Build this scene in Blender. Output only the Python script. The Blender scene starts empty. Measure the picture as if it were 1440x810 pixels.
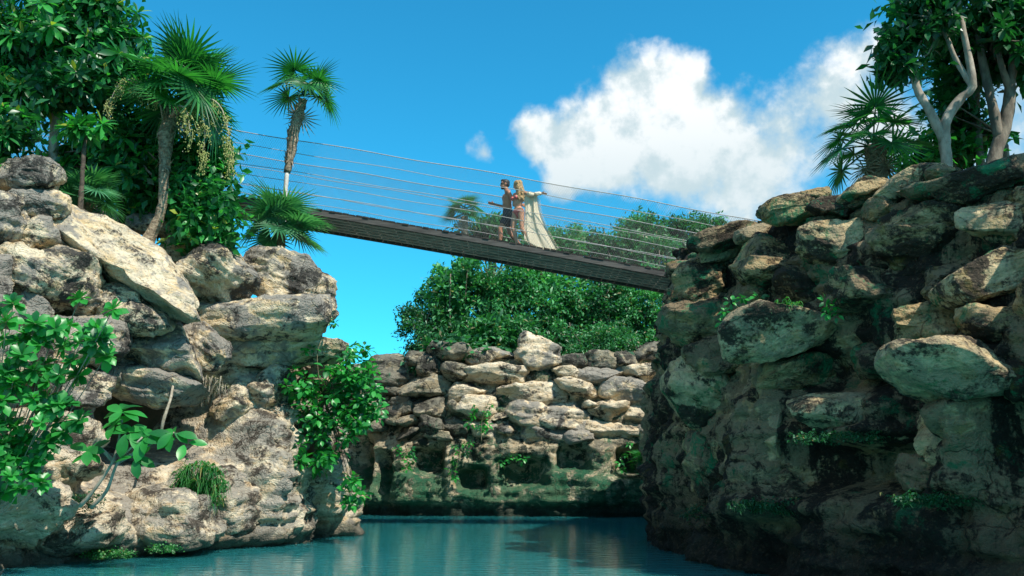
import bpy, math, random
import numpy as np
from mathutils import Vector, Matrix

random.seed(7); RNG = np.random.default_rng(11)
SC = bpy.context.scene
COL = SC.collection
R = math.radians

# ------------------------------------------------------------------ camera
CAM_H, PITCH, FPX = 1.5, math.atan(255/1250), 1250.0
cd = bpy.data.cameras.new('camera'); cam = bpy.data.objects.new('camera', cd); COL.objects.link(cam)
cam.location = (0, 0, CAM_H); cam.rotation_euler = (math.pi/2 + PITCH, 0, 0)
cd.sensor_width = 36; cd.lens = 36*FPX/1440; cd.clip_end = 3000; cd.clip_start = 0.05
SC.camera = cam
SC.render.resolution_x, SC.render.resolution_y = 1024, 576

# ------------------------------------------------------------------ light
SUN_AZ = (0.70, -0.71); SUN_EL = R(50)
SC.view_settings.view_transform = 'Standard'; SC.view_settings.look = 'None'
SC.view_settings.gamma = 1; SC.view_settings.exposure = 0.3
try:
    SC.cycles.max_bounces = 5; SC.cycles.diffuse_bounces = 3; SC.cycles.glossy_bounces = 2; SC.cycles.transparent_max_bounces = 6; SC.cycles.use_denoising = True
    SC.cycles.sample_clamp_indirect = 6
except Exception: pass
_l = math.hypot(*SUN_AZ)
SUN_DIR = Vector((SUN_AZ[0]/_l*math.cos(SUN_EL), SUN_AZ[1]/_l*math.cos(SUN_EL), math.sin(SUN_EL)))
sd = bpy.data.lights.new('sun', 'SUN'); so = bpy.data.objects.new('sun', sd); COL.objects.link(so)
sd.energy = 5.0; sd.angle = R(0.53); sd.color = (1.0, 0.94, 0.84)
so.rotation_euler = SUN_DIR.to_track_quat('Z', 'Y').to_euler(); so.location = (20, -20, 40)

def pix_dir(px, py):
    u = (px-720)/FPX; v = (405-py)/FPX
    c, s = math.cos(PITCH), math.sin(PITCH)
    return np.array([u, c - v*s, s + v*c])
def at(px, py, Y):
    d = pix_dir(px, py); return np.array([d[0]/d[1]*Y, Y, CAM_H + d[2]/d[1]*Y])
def mpp(Y): return Y/FPX            # metres per photo pixel, roughly
def project(P):
    P = np.asarray(P, float); c, s = math.cos(PITCH), math.sin(PITCH)
    x, y, z = P[..., 0], P[..., 1], P[..., 2]-CAM_H
    dep = y*c + z*s; up = -y*s + z*c
    dep = np.maximum(dep, 0.05)
    return 720 + FPX*x/dep, 405 - FPX*up/dep

# ------------------------------------------------------------------ node helper
class NT:
    def __init__(self, tree): self.t = tree; self.n = tree.nodes; self.l = tree.links
    def put(self, inp, v):
        if v is None: return
        if isinstance(v, bpy.types.NodeSocket): self.l.new(v, inp)
        else:
            if inp.type == 'RGBA' and hasattr(v, '__len__') and len(v) == 3: v = (*v, 1)
            inp.default_value = v
    def add(self, typ, ins=None, **props):
        n = self.n.new(typ)
        for k, v in props.items(): setattr(n, k, v)
        for k, v in (ins or {}).items(): self.put(n.inputs[k], v)
        return n
    def math(self, op, a, b=None, c=None, clamp=False):
        n = self.n.new('ShaderNodeMath'); n.operation = op; n.use_clamp = clamp
        self.put(n.inputs[0], a); self.put(n.inputs[1], b)
        if c is not None: self.put(n.inputs[2], c)
        return n.outputs[0]
    def vm(self, op, a, b=None, scale=None):
        n = self.n.new('ShaderNodeVectorMath'); n.operation = op
        self.put(n.inputs[0], a)
        if b is not None: self.put(n.inputs[1], b)
        if scale is not None: self.put(n.inputs['Scale'], scale)
        return n.outputs['Value'] if op in ('LENGTH', 'DOT_PRODUCT', 'DISTANCE') else n.outputs[0]
    def ss(self, v, lo, hi, a=0.0, b=1.0):
        n = self.n.new('ShaderNodeMapRange'); n.interpolation_type = 'SMOOTHSTEP'
        self.put(n.inputs[0], v); self.put(n.inputs[1], lo); self.put(n.inputs[2], hi)
        self.put(n.inputs[3], a); self.put(n.inputs[4], b); return n.outputs[0]
    def noise(self, vec, scale, detail=5, rough=.55, dist=0.0):
        n = self.n.new('ShaderNodeTexNoise'); self.put(n.inputs['Vector'], vec)
        self.put(n.inputs['Scale'], scale); n.inputs['Detail'].default_value = detail
        n.inputs['Roughness'].default_value = rough; n.inputs['Distortion'].default_value = dist
        return n.outputs['Fac']
    def mix(self, f, a, b, blend='MIX'):
        n = self.n.new('ShaderNodeMix'); n.data_type = 'RGBA'; n.blend_type = blend; n.clamp_factor = True
        self.put(n.inputs[0], f); self.put(n.inputs[6], a); self.put(n.inputs[7], b); return n.outputs[2]

# ------------------------------------------------------------------ world: sky with one bank of cumulus
W = bpy.data.worlds.new('World'); SC.world = W; W.use_nodes = True
w = NT(W.node_tree); w.n.clear()
sky = w.add('ShaderNodeTexSky', sky_type='NISHITA', sun_disc=False, sun_elevation=SUN_EL,
            sun_rotation=math.atan2(SUN_DIR.x, SUN_DIR.y), altitude=0, air_density=1.0, dust_density=0.2, ozone_density=2.5)
skyc = w.mix(1.0, sky.outputs[0], (0.17, 1.16, 1.32), 'MULTIPLY')
tc = w.add('ShaderNodeTexCoord'); D = w.vm('NORMALIZE', tc.outputs['Generated'])
warp = w.add('ShaderNodeTexNoise', {'Vector': D, 'Scale': 14.0, 'Detail': 4.0, 'Roughness': .6})
wv = w.vm('SCALE', w.vm('SUBTRACT', warp.outputs['Color'], (.5, .5, .5)), scale=.05)
Dw = w.vm('ADD', D, wv)
blobs = []
for (px, py, r, a) in [(905, 165, 62, 1), (950, 115, 34, .95), (860, 198, 52, 1), (800, 215, 40, .85), (762, 195, 30, .8), (965, 198, 62, 1.0),
                    (1045, 225, 62, .58), (1115, 215, 58, .44), (1180, 150, 50, .44), (1205, 90, 34, .42), (1225, 185, 50, .36),
                    (1000, 250, 46, .45), (1330, 220, 80, .30), (1420, 150, 90, .28), (1480, 300, 120, .4), (685, 218, 14, .32),
                    ]:
    d = pix_dir(px, py); d = d/np.linalg.norm(d)
    dd = w.vm('DISTANCE', Dw, tuple(d))
    g = w.math('MULTIPLY', w.math('SUBTRACT', 1.0, w.math('DIVIDE', dd, r*1.75/FPX)), a)
    blobs.append(g)
m = blobs[0]
for g in blobs[1:]: m = w.math('SMOOTH_MAX', m, g, 0.15)
# scattered cumulus out of view, added to give the shadows a neutral fill
fd = np.array([0, math.cos(R(20)), math.sin(R(20))])
away = w.ss(w.vm('DOT_PRODUCT', D, tuple(fd)), .62, .80, 1.0, 0.0)
fld = w.math('SUBTRACT', w.math('MULTIPLY', w.ss(w.noise(w.vm('MULTIPLY', D, (1, 1, 1.7)), 2.3, 3, .5), .44, .66), 1.0), .30)
m = w.math('MAXIMUM', m, w.math('SUBTRACT', w.math('MULTIPLY', w.math('ADD', fld, 1.0), away), 1.0))
f1 = w.noise(D, 18.0, 7, .58)
f2 = w.noise(w.vm('ADD', D, tuple(np.array(SUN_DIR)*.02 + np.array([-.004, 0, .012]))), 18.0, 7, .58)
dens = w.math('ADD', m, w.math('MULTIPLY', w.math('SUBTRACT', f1, .5), .95))
cov = w.ss(dens, .04, .42)
lit = w.ss(w.math('ADD', w.math('MULTIPLY', w.math('SUBTRACT', f1, f2), 2.2), w.math('MULTIPLY', m, .75)), .05, .62)
sep = w.add('ShaderNodeSeparateXYZ', {0: D})
lit = w.math('MULTIPLY', lit, w.ss(sep.outputs[2], .30, .40, .45, 1.0))
cc = w.mix(lit, (3.8, 4.7, 5.0), (6.6, 6.8, 6.8))
allc = w.mix(w.math('MULTIPLY', cov, .97), skyc, cc)
bg = w.add('ShaderNodeBackground', {'Color': allc, 'Strength': 0.13})
w.l.new(bg.outputs[0], w.add('ShaderNodeOutputWorld').inputs[0])

# ------------------------------------------------------------------ numpy noise
_perm = np.random.default_rng(3).permutation(256); _perm = np.concatenate([_perm]*3)
_val = np.random.default_rng(4).uniform(-1, 1, 256)
def vnoise(P, seed=0):
    P = np.asarray(P, float) + seed*17.37
    i = np.floor(P).astype(int); f = P - i; f = f*f*f*(f*(f*6-15)+10); i &= 255
    x, y, z = i[..., 0], i[..., 1], i[..., 2]; x1, y1, z1 = (x+1) & 255, (y+1) & 255, (z+1) & 255
    h = lambda a, b, c: _val[_perm[_perm[_perm[a]+b]+c]]
    fx, fy, fz = f[..., 0], f[..., 1], f[..., 2]
    L = lambda a, b, t: a+(b-a)*t
    return L(L(L(h(x,y,z), h(x1,y,z), fx), L(h(x,y1,z), h(x1,y1,z), fx), fy),
             L(L(h(x,y,z1), h(x1,y,z1), fx), L(h(x,y1,z1), h(x1,y1,z1), fx), fy), fz)
def fbm(P, o=4, seed=0, gain=.5):
    P = np.asarray(P, float); s = 0; a = 1
    for k in range(o): s = s + a*vnoise(P*2.03**k, seed+k*3.1); a *= gain
    return s
def ridge(P, o=3, seed=0):
    P = np.asarray(P, float); s = 0; a = 1
    for k in range(o): s = s + a*(1-2*np.abs(vnoise(P*2.1**k, seed+k*5.3))); a *= .5
    return s/1.75

# ------------------------------------------------------------------ mesh helpers
def link(name, me, mat=None, parent=None, smooth=True):
    o = bpy.data.objects.new(name, me); COL.objects.link(o)
    if mat is not None and len(me.materials) == 0: me.materials.append(mat)
    if parent is not None: o.parent = parent
    return o
def mk_mesh(name, V, F, smooth=True, mat=None):
    me = bpy.data.meshes.new(name)
    V = np.asarray(V, np.float32); me.vertices.add(len(V)); me.vertices.foreach_set('co', V.ravel())
    if isinstance(F, np.ndarray):
        k = F.shape[1]; n = len(F); lv = F.ravel(); ls = np.arange(n)*k
    else:
        lv = np.array([i for f in F for i in f]); tot = np.array([len(f) for f in F]); n = len(F)
        ls = np.concatenate([[0], np.cumsum(tot)[:-1]])
    me.loops.add(len(lv)); me.loops.foreach_set('vertex_index', lv.astype(np.int32))
    me.polygons.add(n); me.polygons.foreach_set('loop_start', ls.astype(np.int32))
    me.polygons.foreach_set('use_smooth', np.full(n, smooth)); me.update(calc_edges=True)
    me.validate()
    if mat is not None: me.materials.append(mat)
    return me
class MB:
    def __init__(s): s.V = []; s.F = []; s.n = 0
    def add(s, V, F):
        V = np.asarray(V, float).reshape(-1, 3); s.V.append(V)
        s.F.extend([tuple(int(i)+s.n for i in f) for f in F]); s.n += len(V)
    def box(s, c, sz, M=None):
        v = np.array([(x, y, z) for x in (-.5, .5) for y in (-.5, .5) for z in (-.5, .5)])*np.array(sz)
        if M is not None: v = v @ np.asarray(M).T
        s.add(v+np.array(c), [(0,1,3,2),(4,6,7,5),(0,4,5,1),(2,3,7,6),(0,2,6,4),(1,5,7,3)])
    def tube(s, pts, rad, k=6, rough=0.0, seed=0, cap=True):
        pts = np.asarray(pts, float); n = len(pts); rad = np.broadcast_to(np.asarray(rad, float), (n,))
        T = np.gradient(pts, axis=0); T /= np.linalg.norm(T, axis=1, keepdims=True)+1e-9
        ref = np.array([0.0, 1, 0]) if abs(T[0][1]) < .8 else np.array([1.0, 0, 0])
        V = []
        for i in range(n):
            a = np.cross(T[i], ref); a /= np.linalg.norm(a)+1e-9; b = np.cross(T[i], a); ref = np.cross(a, T[i])
            th = np.arange(k)/k*2*math.pi
            V.append(pts[i] + rad[i]*(np.cos(th)[:, None]*a + np.sin(th)[:, None]*b))
        V = np.concatenate(V)
        if rough: V = V + (V-np.repeat(pts, k, 0))*(rough*fbm(V*9, 3, seed))[:, None]
        F = [(i*k+j, i*k+(j+1) % k, (i+1)*k+(j+1) % k, (i+1)*k+j) for i in range(n-1) for j in range(k)]
        if cap: F += [tuple(range(k))[::-1], tuple((n-1)*k+j for j in range(k))]
        s.add(V, F)
    def mesh(s, name, mat=None, smooth=True): return mk_mesh(name, np.concatenate(s.V), s.F, smooth, mat)
    def build(s, name, mat, parent=None, smooth=True): return link(name, s.mesh(name, mat, smooth), None, parent)
def tag(o, label=None, cat=None, group=None, kind=None):
    if label: o['label'] = label
    if cat: o['category'] = cat
    if group: o['group'] = group
    if kind: o['kind'] = kind
    return o
def thing(name, label, cat, loc=(0, 0, 0), group=None):
    o = bpy.data.objects.new(name, None); COL.objects.link(o); o.location = tuple(float(c) for c in loc); o.empty_display_size = .2
    return tag(o, label, cat, group)
def curve(P, n):                      # Catmull-Rom through points
    P = np.asarray(P, float); Q = np.vstack([2*P[0]-P[1], P, 2*P[-1]-P[-2]]); out = []
    for t in np.linspace(0, len(P)-1-1e-6, n):
        i = int(t); f = t-i; a, b, c, d = Q[i:i+4]
        out.append(.5*(2*b+(c-a)*f+(2*a-5*b+4*c-d)*f*f+(3*b-a-3*c+d)*f**3))
    return np.array(out)

# ------------------------------------------------------------------ materials
def new_mat(name):
    m = bpy.data.materials.new(name); m.use_nodes = True; t = NT(m.node_tree); t.n.clear()
    out = t.add('ShaderNodeOutputMaterial'); return m, t, out
def rock_mat(name, light, warm, grey, dark, grey_lo=.5, dark_lo=.62, moss=.75, mosscol=(.012, .085, .045), streak=0.0, dw=1.0,
             bump=.5, dscale=1.3, wet=0.35, wetcol=(.02, .028, .022), mossz=None, objvar=.25, yellow=0.0, wettop=0.25, crack=1.3):
    m, t, out = new_mat(name)
    g = t.add('ShaderNodeNewGeometry'); P = g.outputs['Position']; N = g.outputs['Normal']
    oi = t.add('ShaderNodeObjectInfo'); rnd = oi.outputs['Random']
    Pj = t.vm('ADD', t.add('ShaderNodeTexCoord').outputs['Object'], t.vm('SCALE', (37.3, 23.1, 45.7), scale=rnd))
    nb = t.noise(Pj, .9, 4, .6, .4); nm = t.noise(Pj, 3.6, 5, .68, .3); nf = t.noise(P, 22, 4, .72)
    wp = t.vm('SCALE', t.vm('SUBTRACT', t.add('ShaderNodeTexNoise', {'Vector': Pj, 'Scale': 1.7, 'Detail': 4.0}).outputs['Color'], (.5, .5, .5)), scale=.55)
    Pw = t.vm('ADD', Pj, wp)
    strat = t.noise(t.vm('MULTIPLY', Pw, (1.0, 1.0, 4.2)), 1.5, 6, .68, .3)
    rn = t.add('ShaderNodeTexNoise', {'Vector': Pw, 'Scale': 2.4, 'Detail': 4.0, 'Roughness': .6}, noise_type='RIDGED_MULTIFRACTAL').outputs['Fac']
    cv = t.add('ShaderNodeTexVoronoi', {'Vector': t.vm('MULTIPLY', Pw, (1, 1, 1.7)), 'Scale': crack}, feature='DISTANCE_TO_EDGE')
    crk = t.math('MULTIPLY', t.ss(cv.outputs['Distance'], .0, .022, 1.0, 0.0), t.ss(nb, .50, .60))
    nz = t.add('ShaderNodeSeparateXYZ', {0: N}).outputs[2]; pz = t.add('ShaderNodeSeparateXYZ', {0: P}).outputs[2]
    fine = t.noise(t.vm('MULTIPLY', Pw, (1.3, 1.3, 14.0)), 1.6, 4, .6, .2)
    col = t.mix(t.ss(t.math('ADD', strat, t.math('MULTIPLY', t.math('SUBTRACT', fine, .5), .5)), .40, .60), light, warm)
    col = t.mix(t.ss(nm, .35, .7), col, t.mix(.5, light, grey))
    # grey weathered crust, a little more on surfaces that lie open to the sky
    gm = t.math('ADD', t.math('ADD', nb, t.math('MULTIPLY', nz, .06)), t.math('MULTIPLY', t.math('SUBTRACT', nm, .5), .8))
    gm = t.math('ADD', gm, t.math('MULTIPLY', t.math('SUBTRACT', rnd, .5), objvar))
    col = t.mix(t.ss(gm, grey_lo-.06, grey_lo+.09), col, grey)
    dm = t.math('ADD', t.math('ADD', t.math('MULTIPLY', t.math('SUBTRACT', t.noise(Pj, dscale, 6, .72, .6), .5), dw), .5), t.math('MULTIPLY', t.math('SUBTRACT', strat, .5), .45))
    dm = t.math('ADD', dm, t.math('MULTIPLY', t.math('SUBTRACT', nf, .5), .35))
    if streak:
        st = t.noise(t.vm('MULTIPLY', P, (1.5, 1.5, .20)), 1.0, 6, .65, .5)
        dm = t.math('ADD', dm, t.math('MULTIPLY', t.math('SUBTRACT', st, .5), streak))
    col = t.mix(t.ss(dm, dark_lo-.05, dark_lo+.07), col, dark)
    if yellow:
        col = t.mix(t.math('MULTIPLY', t.ss(t.noise(Pj, 2.2, 5, .6), .58, .68), yellow), col, (.16, .12, .02))
    mm = t.math('ADD', t.noise(t.vm('ADD', Pj, (31, 7, 3)), 1.7, 5, .65, .8), t.math('MULTIPLY', t.math('SUBTRACT', nf, .5), .3))
    if mossz: mm = t.math('ADD', mm, t.ss(pz, mossz[0], mossz[1], mossz[2], 0.0))
    col = t.mix(t.ss(mm, moss-.04, moss+.08, 0, .85), col, mosscol)
    if wet:
        wm = t.math('ADD', pz, t.math('MULTIPLY', t.math('SUBTRACT', nm, .5), -.5))
        col = t.mix(t.ss(wm, wet*.5, wet+wettop, .93, 0.0), col, wetcol)
    col = t.mix(t.math('MULTIPLY', crk, .5), col, dark)
    # pits and pores of the limestone
    vo = t.add('ShaderNodeTexVoronoi', {'Vector': t.vm('ADD', P, t.vm('SCALE', t.vm('SUBTRACT', t.add('ShaderNodeTexNoise', {'Vector': P, 'Scale': 9.0}).outputs['Color'], (.5, .5, .5)), scale=.1)), 'Scale': 15.0})
    pit = t.ss(vo.outputs['Distance'], .12, .42)
    col = t.mix(t.math('MULTIPLY', t.math('SUBTRACT', 1.0, pit), .35), col, t.mix(.5, dark, grey), 'MIX')
    col = t.mix(t.ss(nf, .3, .75, .0, .30), col, t.mix(1.0, col, (1.55, 1.5, 1.45), 'MULTIPLY'))
    h = t.math('ADD', t.math('MULTIPLY', nm, 1.0), t.math('ADD', t.math('ADD', t.math('MULTIPLY', strat, .55), t.math('MULTIPLY', fine, .30)), t.math('MULTIPLY', nf, .35)))
    h = t.math('ADD', h, t.math('MULTIPLY', pit, .12))
    h = t.math('ADD', h, t.math('MULTIPLY', rn, .22)); h = t.math('SUBTRACT', h, t.math('MULTIPLY', crk, .25))
    b = t.add('ShaderNodeBump', {'Height': h, 'Strength': bump, 'Distance': .16})
    bs = t.add('ShaderNodeBsdfPrincipled', {'Base Color': col, 'Roughness': .88, 'Normal': b.outputs[0], 'Specular IOR Level': .25})
    t.l.new(bs.outputs[0], out.inputs[0]); return m
def leaf_mat(name, c1, c2, c3=None, rough=.38, trans=.35, spec=.5, nscale=1.2):
    m, t, out = new_mat(name)
    g = t.add('ShaderNodeNewGeometry'); P = g.outputs['Position']
    rnd = t.add('ShaderNodeObjectInfo').outputs['Random']
    n = t.math('ADD', t.noise(P, nscale, 3), t.math('MULTIPLY', t.math('SUBTRACT', rnd, .5), .25))
    isl = g.outputs['Random Per Island']
    col = t.mix(t.ss(t.math('ADD', n, t.math('MULTIPLY', t.math('SUBTRACT', isl, .5), .5)), .3, .7), c1, c2)
    if c3: col = t.mix(t.ss(isl, .965, .97), col, c3)
    bs = t.add('ShaderNodeBsdfPrincipled', {'Base Color': col, 'Roughness': rough, 'Specular IOR Level': spec})
    tr = t.add('ShaderNodeBsdfTranslucent', {'Color': t.mix(1.0, col, (1.6, 2.0, .7), 'MULTIPLY')})
    mx = t.add('ShaderNodeMixShader', {0: trans, 1: bs.outputs[0], 2: tr.outputs[0]})
    t.l.new(mx.outputs[0], out.inputs[0]); return m
def plain_mat(name, col, col2=None, rough=.7, scale=8, metal=0, bump=0.0, stretch=(1, 1, 1), spec=.4):
    m, t, out = new_mat(name)
    g = t.add('ShaderNodeNewGeometry'); n = t.noise(t.vm('MULTIPLY', g.outputs['Position'], stretch), scale, 6, .62)
    c = t.mix(t.ss(n, .35, .65), col, col2 or tuple(x*.6 for x in col))
    bs = t.add('ShaderNodeBsdfPrincipled', {'Base Color': c, 'Roughness': rough, 'Metallic': metal, 'Specular IOR Level': spec})
    if bump:
        b = t.add('ShaderNodeBump', {'Height': n, 'Strength': bump, 'Distance': .05}); t.l.new(b.outputs[0], bs.inputs['Normal'])
    t.l.new(bs.outputs[0], out.inputs[0]); return m

M = {}
M['limestone'] = rock_mat('limestone', (.74, .62, .43), (.56, .40, .21), (.25, .23, .195), (.048, .044, .038), .53, .565, .92, bump=.8, objvar=.16, wet=.22, wetcol=(.09, .085, .065))
M['limestone_face'] = rock_mat('limestone_face', (.68, .58, .42), (.46, .33, .19), (.31, .28, .23), (.064, .052, .040), .575, .555, .80, streak=.35, bump=.85, wet=.22, wetcol=(.075, .072, .055), mossz=(.0, .5, .12))
M['far_stone'] = rock_mat('far_stone', (.76, .65, .46), (.58, .43, .25), (.27, .25, .21), (.045, .042, .036), .545, .575, .84, bump=.7, objvar=.36, wet=0, crack=.9)
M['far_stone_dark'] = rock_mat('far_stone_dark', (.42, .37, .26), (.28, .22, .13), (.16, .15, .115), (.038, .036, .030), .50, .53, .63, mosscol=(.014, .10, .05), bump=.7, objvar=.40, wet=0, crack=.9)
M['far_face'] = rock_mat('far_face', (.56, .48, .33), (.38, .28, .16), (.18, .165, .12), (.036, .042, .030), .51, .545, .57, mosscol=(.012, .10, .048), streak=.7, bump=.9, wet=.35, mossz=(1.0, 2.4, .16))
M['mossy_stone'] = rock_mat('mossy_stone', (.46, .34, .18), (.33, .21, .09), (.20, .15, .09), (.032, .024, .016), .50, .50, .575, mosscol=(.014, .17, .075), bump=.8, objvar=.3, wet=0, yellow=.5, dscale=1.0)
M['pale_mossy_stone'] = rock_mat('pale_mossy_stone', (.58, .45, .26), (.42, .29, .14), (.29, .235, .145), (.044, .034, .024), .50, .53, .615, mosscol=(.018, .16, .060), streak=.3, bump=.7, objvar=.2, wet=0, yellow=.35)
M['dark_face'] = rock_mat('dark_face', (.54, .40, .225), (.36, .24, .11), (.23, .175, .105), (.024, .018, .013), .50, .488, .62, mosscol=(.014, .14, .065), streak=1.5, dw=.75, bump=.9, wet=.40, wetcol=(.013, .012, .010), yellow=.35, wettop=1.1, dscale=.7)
M['soil'] = plain_mat('soil', (.10, .075, .05), (.05, .05, .03), .95, 3, bump=.6)
M['big_leaf'] = leaf_mat('big_leaf', (.014, .12, .034), (.055, .36, .07), (.28, .34, .05), rough=.36, trans=.34)
M['shrub_leaf'] = leaf_mat('shrub_leaf', (.010, .115, .030), (.040, .32, .055), rough=.36, trans=.34)
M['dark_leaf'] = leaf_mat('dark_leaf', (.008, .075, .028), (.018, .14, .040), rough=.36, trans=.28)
M['far_leaf'] = leaf_mat('far_leaf', (.010, .075, .030), (.055, .27, .09), (.26, .24, .13), rough=.45, trans=.32, nscale=.55)
M['far_leaf_pale'] = leaf_mat('far_leaf_pale', (.018, .12, .042), (.085, .34, .12), (.30, .26, .15), rough=.45, trans=.32, nscale=.6)
M['palm_leaf'] = leaf_mat('palm_leaf', (.014, .105, .032), (.045, .25, .055), rough=.36, trans=.34)
M['grey_palm_leaf'] = leaf_mat('grey_palm_leaf', (.03, .15, .065), (.09, .28, .15), rough=.42, trans=.32)
M['dry_leaf'] = leaf_mat('dry_leaf', (.20, .17, .12), (.32, .29, .23), rough=.7, trans=.2)
M['grass'] = leaf_mat('grass', (.012, .12, .03), (.05, .22, .05), (.30, .26, .08), rough=.5, trans=.3, nscale=4)
M['dark_grass'] = leaf_mat('dark_grass', (.010, .07, .03), (.02, .12, .05), (.22, .2, .08), rough=.5, trans=.3, nscale=4)
M['dry_root'] = plain_mat('dry_root', (.32, .25, .17), (.20, .15, .10), .9, 20)
M['flower'] = leaf_mat('flower', (.30, .34, .10), (.42, .42, .16), rough=.6, trans=.2)
M['bark'] = plain_mat('bark', (.24, .20, .15), (.11, .09, .07), .9, 9, bump=.6, stretch=(1, 1, .35))
M['pale_bark'] = plain_mat('pale_bark', (.46, .40, .32), (.24, .20, .155), .85, 6, bump=.5, stretch=(1, 1, .5))
M['dark_bark'] = plain_mat('dark_bark', (.12, .09, .065), (.05, .04, .03), .9, 9, bump=.6)
M['palm_bark'] = plain_mat('palm_bark', (.36, .28, .19), (.14, .10, .065), .9, 12, bump=.9, stretch=(1, 1, 1.6))
M['white_bark'] = plain_mat('white_bark', (.62, .58, .52), (.45, .41, .36), .8, 10, bump=.3)
M['stem'] = plain_mat('stem', (.42, .36, .27), (.25, .21, .15), .85, 16)
M['vine_stem'] = plain_mat('vine_stem', (.20, .17, .10), (.10, .09, .05), .85, 16)
M['beam'] = plain_mat('beam', (.48, .44, .39), (.26, .235, .20), .8, 5, bump=.3, stretch=(.3, 3, 3))
M['plank'] = plain_mat('plank', (.05, .043, .035), (.025, .021, .018), .85, 6, bump=.3, stretch=(3, .3, 1))
M['edge_beam'] = plain_mat('edge_beam', (.10, .09, .08), (.05, .045, .04), .8, 5, bump=.3, stretch=(.3, 3, 3))
M['lash'] = plain_mat('lash', (.62, .60, .55), (.5, .48, .44), .7, 20)
M['rope'] = plain_mat('rope', (.50, .48, .44), (.30, .29, .27), .8, 30)
M['wire'] = plain_mat('wire', (.16, .16, .15), (.09, .09, .09), .6, 10)
M['skin_man'] = plain_mat('skin_man', (.46, .20, .11), (.40, .17, .09), .5, 5)
M['skin_woman'] = plain_mat('skin_woman', (.62, .31, .18), (.55, .26, .15), .45, 5)
M['black_hair'] = plain_mat('black_hair', (.018, .014, .012), (.008, .007, .006), .5, 60)
M['blond_hair'] = plain_mat('blond_hair', (.52, .34, .15), (.30, .18, .07), .5, 45, bump=.5)
M['shorts'] = plain_mat('shorts', (.028, .045, .055), (.018, .03, .038), .85, 30)
M['bikini'] = plain_mat('bikini', (.78, .16, .14), (.70, .12, .12), .6, 30)
M['crochet'] = plain_mat('crochet', (.86, .74, .54), (.72, .60, .42), .9, 60, bump=.5)
M['black'] = plain_mat('black', (.012, .012, .012), None, .25, 5)

# water: milky turquoise with small ripples
m, t, out = new_mat('lagoon_water')
P = t.add('ShaderNodeNewGeometry').outputs['Position']
h = t.math('ADD', t.noise(t.vm('MULTIPLY', P, (1, 2.4, 1)), 2.2, 4, .5, .3), t.math('MULTIPLY', t.noise(t.vm('MULTIPLY', P, (1, 2.0, 1)), 9.0, 3, .5), .22))
b = t.add('ShaderNodeBump', {'Height': h, 'Strength': .07, 'Distance': .12})
wc = t.mix(t.noise(P, .25, 3), (.013, .155, .168), (.020, .20, .21))
bs = t.add('ShaderNodeBsdfPrincipled', {'Base Color': wc, 'Roughness': .035, 'IOR': 1.33, 'Specular IOR Level': .5, 'Subsurface Weight': 1.0, 'Subsurface Radius': (.6, 1.0, 1.0), 'Subsurface Scale': 2.0, 'Normal': b.outputs[0]})
t.l.new(bs.outputs[0], out.inputs[0]); M['water'] = m

# ------------------------------------------------------------------ water and land
wv_ = np.array([(-900, -300, 0), (900, -300, 0), (900, 1500, 0), (-900, 1500, 0)], float)
o = link('water', mk_mesh('water', wv_, np.array([[0, 1, 2, 3]]), False, M['water'])); tag(o, 'milky turquoise lagoon between the rock cliffs', kind='structure')

def ground_px(px, py):
    d = pix_dir(px, py); k = -CAM_H/d[2]; return (d[0]*k, d[1]*k)
# plan lines of the three cliffs (from one end to the other)
LP = [(-26, 3), (-16, 6.5), (-11.2, 10.2), ground_px(-10, 799), ground_px(130, 788), ground_px(255, 776), ground_px(340, 768), ground_px(388, 763), ground_px(402, 759),
      ground_px(488, 752), (-4.1, 22.0), (-5.6, 25), (-9, 33), (-17, 44), (-40, 70)]
RP = [(40, -6), (14, -2), (9.3, 3.0), (6.7, 7.4), (5.65, 9.6), (4.6, 11.4), (3.75, 13.3), (3.1, 15.4), ground_px(925, 768), (3.0, 19.2), (4.0, 21.2), (4.9, 25), (8, 29.6), (20, 38)]
FP = [(-46, 78), (-22, 48), (-11.5, 37.5), (-7.2, 33.0), (-5.0, 31.2), (-3.0, 30.4), (0, 30.0), (3, 29.9), (6, 30.0), (10, 30.4), (24, 36)]

def dist_to_path(X, Y, path):
    """signed distance in plan: positive = on the land side (left of travel direction is land if sign=+1)"""
    best = np.full(X.shape, 1e9); sgn = np.zeros(X.shape)
    P = np.array(path)
    for a, b in zip(P[:-1], P[1:]):
        d = b-a; L2 = d@d; tt = np.clip(((X-a[0])*d[0]+(Y-a[1])*d[1])/L2, 0, 1)
        ex = X-a[0]-tt*d[0]; ey = Y-a[1]-tt*d[1]; q = np.hypot(ex, ey); s = np.sign(d[0]*ey-d[1]*ex)
        u = q < best-1e-9; best = np.where(u, q, best); sgn = np.where(u, s, sgn)
    return best*sgn
def topz_left(x, y): return 5.15 + .10*np.maximum(0, -x-5) + .30*np.clip(-x-9.5, 0, 13) + .03*np.maximum(0, y-20)
def topz_right(x, y): return 4.55 + .13*np.clip(y-9, 0, 12) + .05*np.maximum(0, x-6)
def topz_far(x, y): return 5.0 + .05*np.maximum(0, y-31)
LANDS = {'left': (LP, topz_left, +1), 'right': (RP, topz_right, -1), 'far': (FP, topz_far, +1)}
def land_z(which, x, y):
    path, tz, sg = LANDS[which]; x = np.asarray(x, float); y = np.asarray(y, float)
    d = dist_to_path(x, y, path)*sg
    z = tz(x, y) - .50 + .25*fbm(np.stack([x*.5, y*.5, x*0], -1), 3, 5)
    k = np.clip((d-1.7)/.7, 0, 1); k = k*k*(3-2*k)
    return -1.6 + (z+1.6)*k
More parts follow.
